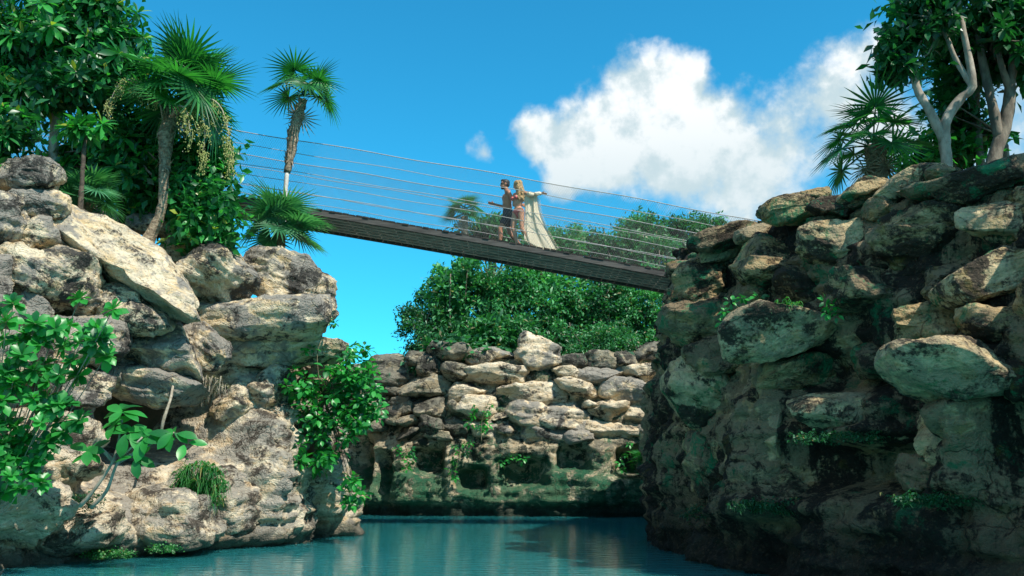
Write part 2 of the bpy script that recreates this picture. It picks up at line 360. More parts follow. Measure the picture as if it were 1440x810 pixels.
def terrain(which, x0, x1, y0, y1, st, label):
    xs = np.arange(x0, x1, st); ys = np.arange(y0, y1, st); X, Y = np.meshgrid(xs, ys)
    Z = land_z(which, X, Y); V = np.stack([X, Y, Z], -1).reshape(-1, 3); nx, ny = len(xs), len(ys)
    I = np.arange(nx*ny).reshape(ny, nx); F = np.stack([I[:-1, :-1], I[:-1, 1:], I[1:, 1:], I[1:, :-1]], -1).reshape(-1, 4)
    zz = Z.ravel()[F].max(1) > -1.55
    o = link('terrain', mk_mesh('terrain', V, F[zz], True, M['soil'])); tag(o, label, kind='structure')
terrain('left', -42, -2.5, 3, 62, .5, 'earthen plateau on top of the pale rock cliff under the palms')
terrain('right', 2.0, 40, -6, 42, .5, 'earthen plateau on top of the dark mossy cliff')
terrain('far', -45, 26, 29, 78, .6, 'earthen plateau behind the stacked stone wall under the jungle trees')

def curtain(name, path, sg, z0, ztop, n, nt, feats, mat, parent, profile=None, ns=.30, seed=0, strata=.06):
    path = np.array(path)
    dl = np.concatenate([[0], np.cumsum(np.hypot(*np.diff(path, axis=0).T))])
    s = np.linspace(0, dl[-1], n) if not hasattr(n, '__len__') else np.asarray(n)
    px = np.interp(s, dl, path[:, 0]); py = np.interp(s, dl, path[:, 1])
    for _ in range(max(2, int(.25/(s[1]-s[0])))):
        px[1:-1] = .25*px[:-2]+.5*px[1:-1]+.25*px[2:]; py[1:-1] = .25*py[:-2]+.5*py[1:-1]+.25*py[2:]
    tx, ty = np.gradient(px), np.gradient(py); L = np.hypot(tx, ty)+1e-9; nx, ny = ty/L*sg, -tx/L*sg   # towards the water
    tt = np.linspace(0, 1, nt)
    zt = ztop(px, py)
    Z = z0 + (zt-z0)[None, :]*tt[:, None]
    X = np.repeat(px[None], nt, 0); Y = np.repeat(py[None], nt, 0)
    off = (profile(tt) if profile else np.zeros(nt))[:, None] + 0*X
    P = np.stack([X, Y, Z], -1); U, Vp = project(P)
    for (cx, cy, rx, ry, amp, pw) in feats:
        q = ((U-cx)/rx)**2; r = ((Vp-cy)/ry)**2
        off = off + amp*np.exp(-(q**pw+r**pw))
    off = off + ns*fbm(P*.75, 4, seed) + ns*.50*ridge(P*1.7, 4, seed+9)
    off = off + strata*vnoise(np.stack([X*.5, Y*.5, Z*5.5+.5*fbm(P*.9, 2, seed+4)], -1), seed+2) + strata*.6*vnoise(np.stack([X*1.5, Y*1.5, Z*13], -1), seed+6)
    off = off + .085*ridge(P*4.0, 3, seed+12) + .05*fbm(P*7, 3, seed+1)
    X = X+nx[None]*off; Y = Y+ny[None]*off
    # cap rows run back over the top
    Xs, Ys, Zs = [X], [Y], [Z]
    for k in range(1, 6):
        Xs.append((X[-1]-nx*.28*k)[None]); Ys.append((Y[-1]-ny*.28*k)[None]); Zs.append((Z[-1]-.05*k*k+.1*vnoise(np.stack([X[-1]*2, Y[-1]*2, Z[-1]*0+k], -1), 3))[None])
    X, Y, Z = np.vstack(Xs), np.vstack(Ys), np.vstack(Zs); rr, cc_ = X.shape
    I = np.arange(rr*cc_).reshape(rr, cc_)
    F = np.stack([I[:-1, :-1], I[:-1, 1:], I[1:, 1:], I[1:, :-1]], -1).reshape(-1, 4)
    if sg < 0: F = F[:, ::-1]
    return link(name, mk_mesh(name, np.stack([X, Y, Z], -1).reshape(-1, 3), np.ascontiguousarray(F), True, mat), None, parent)

# ------------------------------------------------------------------ boulders
_cs = {}
def cubesphere(n):
    if n in _cs: return _cs[n]
    g = np.tan(np.linspace(-1, 1, n+1)*math.pi/4); A, B = np.meshgrid(g, g); one = np.ones_like(A)
    fs = [(one, A, B), (-one, -A, B), (-A, one, B), (A, -one, B), (-B, A, one), (B, A, -one)]
    V = []; F = []; off = 0; I = np.arange((n+1)**2).reshape(n+1, n+1)
    q = np.stack([I[:-1, :-1], I[:-1, 1:], I[1:, 1:], I[1:, :-1]], -1).reshape(-1, 4)
    for f in fs: V.append(np.stack(f, -1).reshape(-1, 3)); F.append(q+off); off += (n+1)**2
    V = np.concatenate(V); F = np.concatenate(F)
    _, first, inv = np.unique(np.round(V, 5), axis=0, return_index=True, return_inverse=True)
    V = V[first]; F = inv.ravel()[F]; V = V/np.linalg.norm(V, axis=1, keepdims=True)
    _cs[n] = (V, F); return _cs[n]
def boulder_mesh(size, seed, n=18, k=3.6, cuts=8, rough=1.0, strata=1.0):
    rg = np.random.default_rng(seed); S, F = cubesphere(n); size = np.array(size)
    q = S/(np.abs(S)**k).sum(1, keepdims=True)**(1/k)
    for _ in range(cuts):
        d = rg.normal(size=3); d /= np.linalg.norm(d); c = rg.uniform(.52, .88)
        h = q@d-c; q = q-np.maximum(h, 0)[:, None]*d*.9
    q = q*size/2
    s = float(np.cbrt(size.prod())); so_ = rg.uniform(0, 80, 3)
    fr = s; s = float(min(s, size.min()*1.05)); nrm = S*(1/size); nrm /= np.linalg.norm(nrm, axis=1, keepdims=True)
    d = .055*s*fbm(q/fr*1.6+so_, 3, 1) + .070*s*ridge(q/fr*np.array([1.7, 1.7, 3.0])+so_, 4, 2) + .045*s*ridge(q/fr*np.array([3.6, 3.6, 8.5])+so_, 3, 5) + .016*s*fbm(q/fr*11+so_, 3, 3)
    zz = q[:, 2]+.10*s*fbm(q/s*1.2+so_, 2, 7)
    lay = vnoise(np.stack([q[:, 0]*.35/s, q[:, 1]*.35/s, zz/s*5], -1)+so_, 4)
    d = d + strata*.055*s*np.tanh(lay*3) + strata*.012*s*vnoise(np.stack([q[:, 0]/s, q[:, 1]/s, zz/s*19], -1)+so_, 8)
    q = q+nrm*(d*rough)[:, None]
    return q, F
NB = [0]
def boulder(px, py, wpx, hpx, rot, Y, mat, parent, depth=None, k=3.4, n=None, yaw=None, rough=1.0, strata=1.0, cuts=8, name='boulder', label=None):
    NB[0] += 1; sc = Y/FPX/math.cos(PITCH)*1.0
    ww, hh = wpx*sc*1.07, hpx*sc*1.06; dd = depth if depth else max(hh*1.15, ww*.7)
    if n is None: n = int(np.clip(max(wpx, hpx)/2.8, 12, 44))
    q, F = boulder_mesh((ww, dd, hh), 100+NB[0], n, k, cuts, rough, strata)
    yw = yaw if yaw is not None else random.uniform(-.22, .22)
    rm = Matrix.Rotation(R(rot), 3, 'Y') @ Matrix.Rotation(yw, 3, 'Z')
    o = link(name, mk_mesh(name, q, F, True, mat), None, parent); o.location = tuple(at(px, py, Y)); o.rotation_mode = 'QUATERNION'; o.rotation_quaternion = rm.to_quaternion()
    if label: o['label'] = label
    return o

# depth of a cliff's plan line along the picture column px
def depth_on(path, px, lo=6, hi=40):
    u = (px-720)/FPX/math.cos(PITCH)*1.0
    best = None; Pp = np.array(path)
    for a, b in zip(Pp[:-1], Pp[1:]):
        den = (b[0]-a[0])-u*(b[1]-a[1])
        if abs(den) < 1e-9: continue
        tt = (u*a[1]-a[0])/den
        if 0 <= tt <= 1:
            y = a[1]+tt*(b[1]-a[1])
            if lo < y < hi and (best is None or y < best): best = y
    return best
def path_samples(path, i0, i1, fine, coarse):
    P = np.array(path); seg = np.hypot(*np.diff(P, axis=0).T); s = [0.0]; acc = 0
    for i, L in enumerate(seg):
        st = fine if i0 <= i < i1 else coarse; k = max(2, int(L/st))
        s += list(acc+np.linspace(0, L, k+1)[1:]); acc += L
    return np.array(s)

# ---- the pale cliff with the palms
cliffL = thing('rock_cliff', 'sunlit pale limestone cliff of stacked boulders carrying the tall palms', 'cliff', (-6, 17, 0))
def keep(o, parent):                      # objects are built in world space: take the parent's place out again
    o.location = Vector(o.location)-parent.location; return o
fL = [(245, 592, 85, 50, -2.0, 2.0), (170, 655, 62, 42, -1.1, 1.6), (300, 555, 55, 34, -1.0, 1.6), (372, 640, 36, 150, .55, 2.4), (292, 605, 42, 62, -.9, 1.6), (426, 600, 18, 66, -.95, 1.4),
      (466, 650, 24, 130, .15, 2), (60, 560, 80, 60, -.35, 1.2), (310, 660, 40, 40, .25, 1.2), (40, 660, 70, 45, .2, 1.2)]
profL = lambda t: np.interp(t*6.4-1.2, [-1.2, 0, .5, 1.3, 2.2, 3.2, 4.2, 5.2], [.02, .02, .02, -.05, -.12, -.75, -1.2, -1.5])
keep(curtain('cliff_face', LP, 1, -1.2, lambda x, y: topz_left(x, y)+.12, path_samples(LP, 2, 10, .045, .5), 150, fL, M['limestone_face'], cliffL, profL, .33, 2, .08), cliffL)
LB = [(32, 248, 98, 46, 5), (70, 259, 32, 26, 10), (40, 286, 96, 44, 8), (16, 316, 54, 56, 0), (55, 334, 50, 50, 10), (184, 376, 258, 80, 27), (55, 384, 135, 74, 20),
      (180, 440, 130, 60, 12), (112, 412, 90, 58, 22), (303, 384, 84, 92, 38), (385, 388, 105, 66, 18), (440, 398, 52, 44, 8), (367, 449, 200, 58, -3), (447, 440, 46, 46, 5),
      (280, 482, 86, 44, 38), (388, 493, 168, 44, -6), (228, 498, 125, 56, 5), (120, 482, 90, 62, 8), (252, 358, 44, 34, 0), (455, 517, 46, 36, 4), (38, 446, 92, 52, 10),
      (18, 508, 80, 64, 0), (332, 560, 62, 44, -8), (212, 546, 150, 40, 12), (100, 545, 90, 50, 5), (-40, 300, 90, 120, 0), (-45, 420, 90, 110, 0),
      (320, 425, 70, 30, 5), (215, 320, 60, 30, 15), (345, 470, 60, 34, 5), (130, 300, 70, 40, 20)]
LB += [(60, 640, 130, 90, 8), (20, 720, 120, 80, 0), (230, 728, 150, 66, 4), (345, 700, 80, 80, 0), (120, 742, 130, 60, 0), (440, 690, 70, 70, 0), (378, 560, 60, 80, 0), (376, 640, 56, 100, 0), (450, 600, 50, 80, 0)]
LB += [(-120, 330, 150, 90, 10), (-110, 430, 160, 84, 5), (-100, 520, 150, 80, 0), (-220, 380, 150, 100, 0), (-220, 490, 150, 90, 5), (-120, 250, 140, 70, 5), (-230, 285, 150, 80, 0), (-110, 620, 150, 90, 0)]
back = {**{k: .30 for k in range(31, 43)}, 33: .5, 35: .5, 18: .9, 22: .5, 23: .35, 27: .5, 28: 1.6, 29: .6, 30: 1.6, 13: .1}
for i, (x, y, ww, hh, rt) in enumerate(LB):
    Y = (depth_on(LP, min(x, 474)) or 19.5) + .45 + (460-y)*.0022 + back.get(i, 0)
    keep(boulder(x, y, ww, hh, rt, Y, M['limestone'] if i < 31 else M['limestone_face'], cliffL, k=2.9 if i % 3 else 3.8, n=44 if ww > 120 else None, rough=1.25), cliffL)

# ---- the dark mossy cliff
NB[0] = 31
cliffR = thing('rock_cliff', 'shaded dark mossy cliff of big boulders under the branching trees', 'cliff', (5, 13, 0))
fR = [(1180, 520, 130, 34, -.45, 1.4), (1235, 655, 75, 40, -.8, 1.5), (1075, 610, 34, 120, .35, 2), (1275, 585, 45, 50, -.55, 1.4), (1425, 610, 30, 90, -.5, 1.4), (985, 680, 26, 65, -.5, 1.4),
      (1140, 650, 40, 40, -.45, 1.4), (1350, 600, 42, 90, .35, 2), (1000, 620, 30, 40, .2, 1.2), (1330, 690, 90, 20, .25, 1.5), (1090, 712, 90, 16, .3, 1.5), (1185, 612, 80, 14, .35, 1.5), (940, 690, 16, 90, .2, 2)]
profR = lambda t: np.interp(t*6.2-1.2, [-1.2, 0, .25, .55, 1.2, 2.6, 3.4, 4.5, 5.2], [.0, .0, .0, -.05, -.12, -.22, -.40, -.70, -1.0])
keep(curtain('cliff_face', RP, -1, -1.2, lambda x, y: topz_right(x, y)+.35, path_samples(RP, 3, 11, .045, .5), 150, fR, M['dark_face'], cliffR, profR, .24, 5, .09), cliffR)
RB = [(1122, 297, 98, 42, -5, 0), (1018, 337, 92, 34, -18, 0), (1005, 358, 66, 28, -20, 1), (992, 397, 80, 72, -30, 0), (1082, 372, 98, 76, 15, 0), (1178, 343, 96, 80, 5, 1),
      (1290, 333, 128, 98, 10, 0), (1280, 257, 92, 40, -12, 1), (1375, 264, 190, 58, -8, 0), (1418, 317, 130, 72, 8, 1), (1398, 390, 146, 84, -12, 1), (1220, 409, 145, 56, 0, 0),
      (1097, 462, 158, 74, -14, 1), (975, 553, 92, 84, 22, 1), (1350, 521, 192, 78, 3, 1), (1312, 456, 122, 50, 0, 0), (1412, 462, 96, 62, 0, 0), (985, 462, 88, 76, 10, 0),
      (1190, 291, 92, 34, -10, 0), (1243, 294, 64, 30, -10, 0), (1185, 584, 150, 52, -4, 1), (1352, 605, 92, 110, 2, 1), (1312, 668, 76, 54, 8, 0), (1368, 668, 94, 60, 4, 1),
      (1060, 330, 46, 32, -12, 1), (1125, 525, 140, 40, 0, 0), (1130, 405, 70, 50, 5, 0), (1080, 590, 60, 130, 3, 1), (1460, 540, 80, 60, 0, 0), (1060, 425, 70, 40, 0, 0), (1240, 500, 110, 50, 0, 0),
      (1005, 500, 70, 56, 5, 0), (960, 420, 40, 44, 0, 0), (1330, 400, 60, 44, 0, 0), (1160, 320, 60, 30, 0, 0), (1230, 375, 50, 40, 0, 0), (1110, 690, 90, 60, 10, 0), (1500, 300, 110, 120, 0, 0), (1500, 420, 110, 110, 0, 0),
      (965, 380, 44, 40, 0, 0), (1150, 275, 40, 24, 0, 0), (1215, 270, 70, 30, -10, 0), (1000, 650, 60, 90, 12, 0), (1320, 250, 50, 30, 0, 0)]
RB += [(1560, 335, 150, 90, 5, 0), (1665, 310, 180, 84, -5, 1), (1560, 262, 160, 56, -6, 0), (1550, 545, 150, 80, 4, 1), (1600, 440, 170, 90, 0, 0), (1710, 430, 180, 96, 5, 1), (1700, 560, 170, 90, 0, 0), (1770, 260, 180, 70, -5, 0), (1830, 400, 170, 110, 0, 0), (1640, 660, 170, 90, 0, 0)]
poke = {12: -.45, 13: -.35, 14: -.55, 20: .22, 21: .22, 22: .12, 23: .12, 27: .22, 36: .2, 42: .2, 25: .35, 30: .35}
for i, (x, y, ww, hh, rt, pale) in enumerate(RB):
    if y < 440: ww, hh = ww*1.08, hh*.90
    Y = (depth_on(RP, max(x, 940)) or 17.3) + .35 + max(0, (450-y))*.0026 + poke.get(i, 0)
    keep(boulder(x, y, ww, hh, rt, Y, M['pale_mossy_stone'] if pale else M['mossy_stone'], cliffR, k=2.7 if pale else 3.2, rough=.85 if pale else 1.1,
                 strata=.5 if pale else 1.2, cuts=6 if pale else 9, n=44 if ww > 110 else None), cliffR)

# ---- the far wall of stacked stones
NB[0] = 75
cliffF = thing('rock_wall', 'far wall of dry stacked limestone boulders over a mossy hollowed base', 'wall', (0, 31, 0))
fF = [(602, 648, 22, 19, -1.0, 2.5), (663, 674, 20, 15, -.9, 2.5), (512, 655, 13, 34, -1.0, 2), (543, 668, 12, 30, -.8, 2), (737, 664, 32, 21, -.85, 2.5), (805, 644, 22, 17, -.8, 2.5),
      (895, 650, 30, 21, -1.0, 2.5), (845, 686, 26, 17, .45, 2), (575, 690, 20, 25, .3, 1.5), (770, 690, 18, 30, .25, 1.5), (640, 640, 14, 30, .2, 2), (960, 660, 26, 22, -.9, 2.5)]
profF = lambda t: np.interp(t*6.4-1.2, [-1.2, 0, .35, .45, 2.2, 2.6, 5.2], [.0, .0, .02, .28, .05, -.25, -.9])
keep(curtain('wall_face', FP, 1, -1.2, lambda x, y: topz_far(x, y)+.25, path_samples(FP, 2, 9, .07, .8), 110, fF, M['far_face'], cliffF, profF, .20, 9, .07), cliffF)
FB = '''513 563 503 527;525 588 513 550;587 623 505 533;607 660 487 513;660 727 488 512;623 660 515 537;657 737 512 542;547 570 543 557;567 630 535 560;627 688 540 560;
688 783 538 575;550 593 557 583;585 630 560 585;627 647 567 587;643 703 562 587;593 630 585 610;630 660 587 612;660 700 590 613;700 723 593 617;545 567 575 597;563 593 587 600;
730 782 477 527;785 818 498 520;817 863 498 520;897 937 478 515;877 940 515 542;813 875 518 540;775 813 515 535;783 848 537 565;848 927 535 568;820 840 565 575;760 832 567 600;
832 883 565 592;883 947 570 597;707 762 570 598;722 797 600 623;797 835 602 623;830 898 590 618;898 945 598 618;927 990 540 570;940 1010 515 545;945 1010 572 600;945 1000 600 620;
480 520 520 545;480 545 545 570;500 550 570 592;560 600 602 618;600 640 608 622;505 548 592 612;1010 1080 540 575;1010 1080 575 610;1080 1150 545 590;860 900 500 520;575 610 498 515;690 725 575 596;940 985 490 518'''
for i, q in enumerate(FB.replace('\n', '').split(';')):
    x0, x1, y0, y1 = map(float, q.split()); cx = (x0+x1)/2; cy = (y0+y1)/2
    Y = (depth_on(FP, cx, 20, 60) or 31) + .38 + max(0, 600-cy)*.006
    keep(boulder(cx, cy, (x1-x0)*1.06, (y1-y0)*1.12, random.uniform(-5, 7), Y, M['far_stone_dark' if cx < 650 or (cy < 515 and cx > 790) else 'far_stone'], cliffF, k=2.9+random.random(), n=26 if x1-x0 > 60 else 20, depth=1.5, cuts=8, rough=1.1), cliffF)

# ------------------------------------------------------------------ leaves
def leaf_strip(L, Wd, fold=.25, droop=.15, seg=4, obov=.62):
    """one leaf along +x, folded on its midrib; obov = where it is widest"""
    ts = np.linspace(0, 1, seg+1); wd = []
    for u in ts:
        a = u/obov if u < obov else (1-u)/(1-obov)
        wd.append(max(.02, math.sin(min(1, max(0, a))*math.pi/2)**.8))
    V = []
    for u, q in zip(ts, wd):
        z = -droop*L*u*u; h = Wd/2*q
        V += [(u*L, -h, z+fold*h), (u*L, 0, z), (u*L, h, z+fold*h)]
    F = []
    for i in range(seg):
        a = i*3; F += [(a, a+1, a+4, a+3), (a+1, a+2, a+5, a+4)]
    return np.array(V), F
def rotm(yaw, pitch, roll=0):
    cy, sy, cp, sp, cr, sr = math.cos(yaw), math.sin(yaw), math.cos(pitch), math.sin(pitch), math.cos(roll), math.sin(roll)
    Rz = np.array([[cy, -sy, 0], [sy, cy, 0], [0, 0, 1]]); Ry = np.array([[cp, 0, -sp], [0, 1, 0], [sp, 0, cp]]); Rx = np.array([[1, 0, 0], [0, cr, -sr], [0, sr, cr]])
    return Rz@Ry@Rx
def rosette_mesh(name, n, L, Wd, mat, seed, up=(-.35, 1.0), obov=.66, stem=.0):
    rg = random.Random(seed); b = MB(); ga = 2.39996
    for i in range(n):
        u = (i+.5)/n; LL = L*rg.uniform(.75, 1.1)*(1-.25*u)
        V, F = leaf_strip(LL, Wd*rg.uniform(.8, 1.1)*LL/L, .3, rg.uniform(.05, .35), 4, obov)
        V[:, 0] += .03*L+stem*L*rg.random()
        b.add(V@rotm(i*ga+rg.uniform(-.3, .3), up[0]+(up[1]-up[0])*u+rg.uniform(-.15, .15), rg.uniform(-.4, .4)).T, F)
    return b.mesh(name, mat)
ROS = {
 'big': [rosette_mesh('leaf_rosette', 19, .40, .125, M['big_leaf'], s, (-.7, 1.05)) for s in range(5)],
 'shrub': [rosette_mesh('leaf_rosette', 17, .215, .125, M['shrub_leaf'], 20+s, (-.6, 1.1), .74) for s in range(5)],
 'vine': [rosette_mesh('leaf_sprig', 9, .20, .13, M['shrub_leaf'], 40+s, (-.8, .8), .45, .5) for s in range(4)],
 'dark': [rosette_mesh('leaf_rosette', 14, .30, .13, M['dark_leaf'], 60+s, (-.9, .9), .6) for s in range(5)],
 'farplant': [rosette_mesh('leaf_sprig', 9, .26, .17, M['shrub_leaf'], 80+s, (-.9, .7), .5, .5) for s in range(4)],
}
def put_rosettes(parent, kind, pts, dirs=None, smin=.8, smax=1.2):
    for i, p in enumerate(pts):
        me = random.choice(ROS[kind]); o = link(me.name.split('.')[0], me, None, parent)
        o.location = tuple(np.asarray(p)-np.array(parent.location))
        d = Vector(dirs[i]) if dirs is not None else Vector((random.gauss(0, .5), random.gauss(0, .5)-.35, 1))
        q = d.normalized().to_track_quat('Z', 'Y'); q = q @ Matrix.Rotation(random.uniform(0, 6.28), 3, 'Z').to_quaternion()
        o.rotation_mode = 'QUATERNION'; o.rotation_quaternion = q; s = random.uniform(smin, smax); o.scale = (s, s, s)
def shell_pts(c, rad, n, fill=.55, seed=0, low=-.8):
    rg = np.random.default_rng(seed); out = []
    while len(out) < n:
        v = rg.normal(size=3); v /= np.linalg.norm(v)
        if v[2] < low: continue
        r = 1-fill*rg.random()**1.8
        r *= .80+.32*float(vnoise(v[None]*2.1, seed)[0])+.15
        out.append(np.array(c)+v*r*np.array(rad))
    return np.array(out)
def leaf_cloud(name, pts, per, spread, L, Wd, mat, parent, seed=0, out_c=None):
    """many loose leaves in clumps, one crown mesh"""
    rg = np.random.default_rng(seed); n = len(pts)*per
    C = np.repeat(pts, per, 0) + rg.normal(size=(n, 3))*spread*np.array([1, 1, .75])
    d = rg.normal(size=(n, 3)); d[:, 2] -= .25
    if out_c is not None: d += .9*(C-np.array(out_c))/np.linalg.norm(C-np.array(out_c), axis=1, keepdims=True)
    d /= np.linalg.norm(d, axis=1, keepdims=True)
    up = rg.normal(size=(n, 3))*.6+np.array([0, -.2, 1.0]); s = np.cross(up, d); s /= np.linalg.norm(s, axis=1, keepdims=True)+1e-9; nn = np.cross(d, s)
    Ls = (L*rg.uniform(.6, 1.25, n))[:, None]; Ws = (Wd*rg.uniform(.7, 1.2, n))[:, None]
    v0 = C; v1 = C+d*Ls*.5+s*Ws*.5+nn*Ws*.12; v2 = C+d*Ls-nn*Ls*.12; v3 = C+d*Ls*.5-s*Ws*.5+nn*Ws*.12; vm = C+d*Ls*.5
    V = np.stack([v0, v1, v2, v3, vm], 1).reshape(-1, 3); b = (np.arange(n)*5)[:, None]
    F = np.concatenate([b+np.array([[0, 4, 1]]), b+np.array([[4, 2, 1]]), b+np.array([[0, 3, 4]]), b+np.array([[3, 2, 4]])])
    o = link(name, mk_mesh(name, V-np.array(parent.location), F, True, mat), None, parent); return o
def limbs(b, base, targets, r0, bend=.25, seed=0, k=5):
    rg = np.random.default_rng(seed)
    for tg in targets:
        tg = np.asarray(tg); v = tg-base; L = np.linalg.norm(v)
        mid = base+v*.5+rg.normal(size=3)*L*.10+np.array([0, 0, -bend*L*.3])
        P = curve([base, mid, tg], 6); b.tube(P, np.linspace(r0, r0*.25, 6), k, .15, seed)

# ---- fan palms
def frond_mesh(name, L, seg, mat, petiole, seed, spread=R(300), droop=.16, pm=None):
    rg = random.Random(seed); b = MB(); tilt = (.15, .55, .95)[seed % 3]
    for i in range(seg):
        a = (-.5+(i+.5)/seg)*spread; LL = L*(.80+.2*math.cos(a*.55))*rg.uniform(.86, 1.06); wd = L*.047
        n = 5; V = []; F = []
        for j in range(n+1):
            u = j/n; q = (.35+.85*u/.45) if u < .45 else 1.2*(1-u)/.55; q = max(q, .04)
            dz = -droop*L*max(0, u-.35)**1.7*rg.uniform(.8, 1.2)+.12*L*math.sin(a*.5)**2*u
            h = wd/2*q*1.25
            V += [(u*LL, -h, dz+.35*h), (u*LL, 0, dz-.25*h), (u*LL, h, dz+.35*h)]
        for j in range(n): q = j*3; F += [(q, q+1, q+4, q+3), (q+1, q+2, q+5, q+4)]
        V = np.array(V)@rotm(a, 0, 0).T@rotm(0, -tilt, 0).T+np.array([petiole, 0, 0]); b.add(V, F)
    pt = curve([(0, 0, -.0), (petiole*.5, 0, .03*petiole), (petiole+.04, 0, -.01)], 5)
    b.tube(pt, np.linspace(.016, .009, 5), 4)
    return b.mesh(name, mat)
FR = {k: [frond_mesh('frond', *a, s) for s in range(3)] for k, a in {
    'tall': (.92, 30, M['palm_leaf'], .72), 'thin': (.62, 26, M['palm_leaf'], .42), 'low': (.74, 30, M['grey_palm_leaf'], .42),
    'dark': (.60, 24, M['palm_leaf'], .52), 'dry': (.50, 18, M['dry_leaf'], .45), 'small': (.42, 20, M['palm_leaf'], .25)}.items()}
def fronds(parent, centre, kind, n, up0, up1, rg, dry=0, scale=1.0, lean=(0, 0)):
    for i in range(n):
        u = (i+.5)/n; yaw = i*2.39996+rg.uniform(-.25, .25); pit = up0+(up1-up0)*u+rg.uniform(-.12, .12)
        me = rg.choice(FR[kind]); o = link('frond', me, None, parent)
        m = Matrix.Rotation(lean[0], 3, 'Y') @ Matrix.Rotation(yaw, 3, 'Z') @ Matrix.Rotation(-pit, 3, 'Y') @ Matrix.Rotation(rg.uniform(-.35, .35), 3, 'X')
        o.rotation_mode = 'QUATERNION'; o.rotation_quaternion = m.to_quaternion(); s = scale*rg.uniform(.85, 1.1); o.scale = (s, s, s)
        o.location = tuple(np.array(centre)-np.array(parent.location)+np.array([rg.gauss(0, .03), rg.gauss(0, .03), .12*u-.05]))
    for i in range(dry):
        o = link('dead_frond', rg.choice(FR['dry']), None, parent); yaw = rg.uniform(0, 6.28)
        m = Matrix.Rotation(yaw, 3, 'Z') @ Matrix.Rotation(rg.uniform(.9, 1.35), 3, 'Y'); o.rotation_mode = 'QUATERNION'; o.rotation_quaternion = m.to_quaternion()
        o.location = tuple(np.array(centre)-np.array(parent.location)-np.array([0, 0, .1])); s = scale*rg.uniform(.7, .95); o.scale = (s, s, s)
def palm_trunk(parent, P, r, mat, fibre_from=.5, seed=0, fib=60, name='trunk'):
    b = MB(); n = max(24, len(P)); C_ = curve(P, n); r = np.interp(np.linspace(0, 1, n), np.linspace(0, 1, len(r)), r)
    r = r*(1+.07*np.sin(np.arange(n)*2.3)); b.tube(C_, r, 10, .22, seed)
    o = b.build(name, mat, parent); o.location = tuple(-np.array(parent.location))
    if fib:
        rg = random.Random(seed); b = MB()
        for i in range(fib):
            u = rg.uniform(fibre_from, 1); k = u*(n-1); a = C_[int(k)]; th = rg.uniform(0, 6.28); rr = r[int(k)]
            d = np.array([math.cos(th), math.sin(th), 0]); L = rg.uniform(.12, .26); p0 = a+d*rr*.8; p2 = p0+d*L*rg.uniform(.25, .5)+np.array([0, 0, L*rg.uniform(.3, 1.0)*(1 if rg.random() < .75 else -1)])
            s = np.cross(d, [0, 0, 1])*.028*rg.uniform(.6, 1.3); b.add([p0-s, p0+s, p2+s*.3, p2-s*.3], [(0, 1, 2, 3)])
        o = b.build('leaf_bases', mat, parent); o.location = tuple(-np.array(parent.location)); o['kind'] = 'stuff'

rg = random.Random(5)
# tall palm with flower sprays
Yp = 17.2; P = [at(203, 350, Yp), at(226, 298, Yp), at(231, 240, Yp), at(234, 190, Yp), at(246, 146, Yp)]
pal = thing('fan_palm', 'tall fan palm with curved rough trunk and hanging yellow flower sprays', 'palm', P[0], 'fan palms')
palm_trunk(pal, P, [.14, .09, .095, .15, .10], M['palm_bark'], .52, 1, 130)
fronds(pal, at(254, 138, Yp), 'tall', 26, -.40, 1.45, rg, 3, 1.0, lean=(.22, 0))
def spray(parent, pts, ends, seed, n=34):
    b = MB(); C_ = curve(pts, 14); b.tube(C_, np.linspace(.022, .008, 14), 5, 0); r_ = random.Random(seed)
    o = b.build('flower_stalk', M['stem'], parent); o.location = tuple(-np.array(parent.location))
    b = MB()
    for i in range(n):
        p = C_[r_.randint(4, 13)]; L = r_.uniform(.25, ends); e = p+np.array([r_.gauss(0, .07), r_.gauss(0, .07), -L]); m_ = (p+e)/2+np.array([r_.gauss(0, .05), r_.gauss(0, .05), .1])
        c = curve([p, m_, e], 6); b.tube(c, .006, 3)
        for q in c[1:]:
            for _ in range(4):
                k = q+np.array([r_.gauss(0, .03) for _ in range(3)]); s = r_.uniform(.010, .02)
                b.add([k+(s, 0, 0), k+(-s*.5, s*.8, 0), k+(-s*.5, -s*.8, 0), k+(0, 0, s*1.4), k-(0, 0, s*1.4)], [(0, 1, 3), (1, 2, 3), (2, 0, 3), (1, 0, 4), (2, 1, 4), (0, 2, 4)])
    o = b.build('flowers', M['flower'], parent); o.location = tuple(-np.array(parent.location))
c0 = at(236, 165, Yp)
spray(pal, [at(230, 172, Yp-.1), at(222, 140, Yp-.3), at(195, 114, Yp-.5), at(168, 118, Yp-.5), at(152, 150, Yp-.5)], .32, 1, 26)
spray(pal, [at(246, 160, Yp-.1), at(266, 140, Yp-.4), at(282, 142, Yp-.5), at(288, 175, Yp-.5), at(286, 215, Yp-.5)], .5, 2, 24)
spray(pal, [at(250, 160, Yp), at(285, 138, Yp-.3), at(310, 150, Yp-.4), at(322, 190, Yp-.4), at(326, 225, Yp-.4)], .55, 3, 24)
spray(pal, [at(240, 165, Yp-.1), at(250, 150, Yp-.6), at(262, 155, Yp-.8), at(268, 190, Yp-.8)], .5, 5, 10)

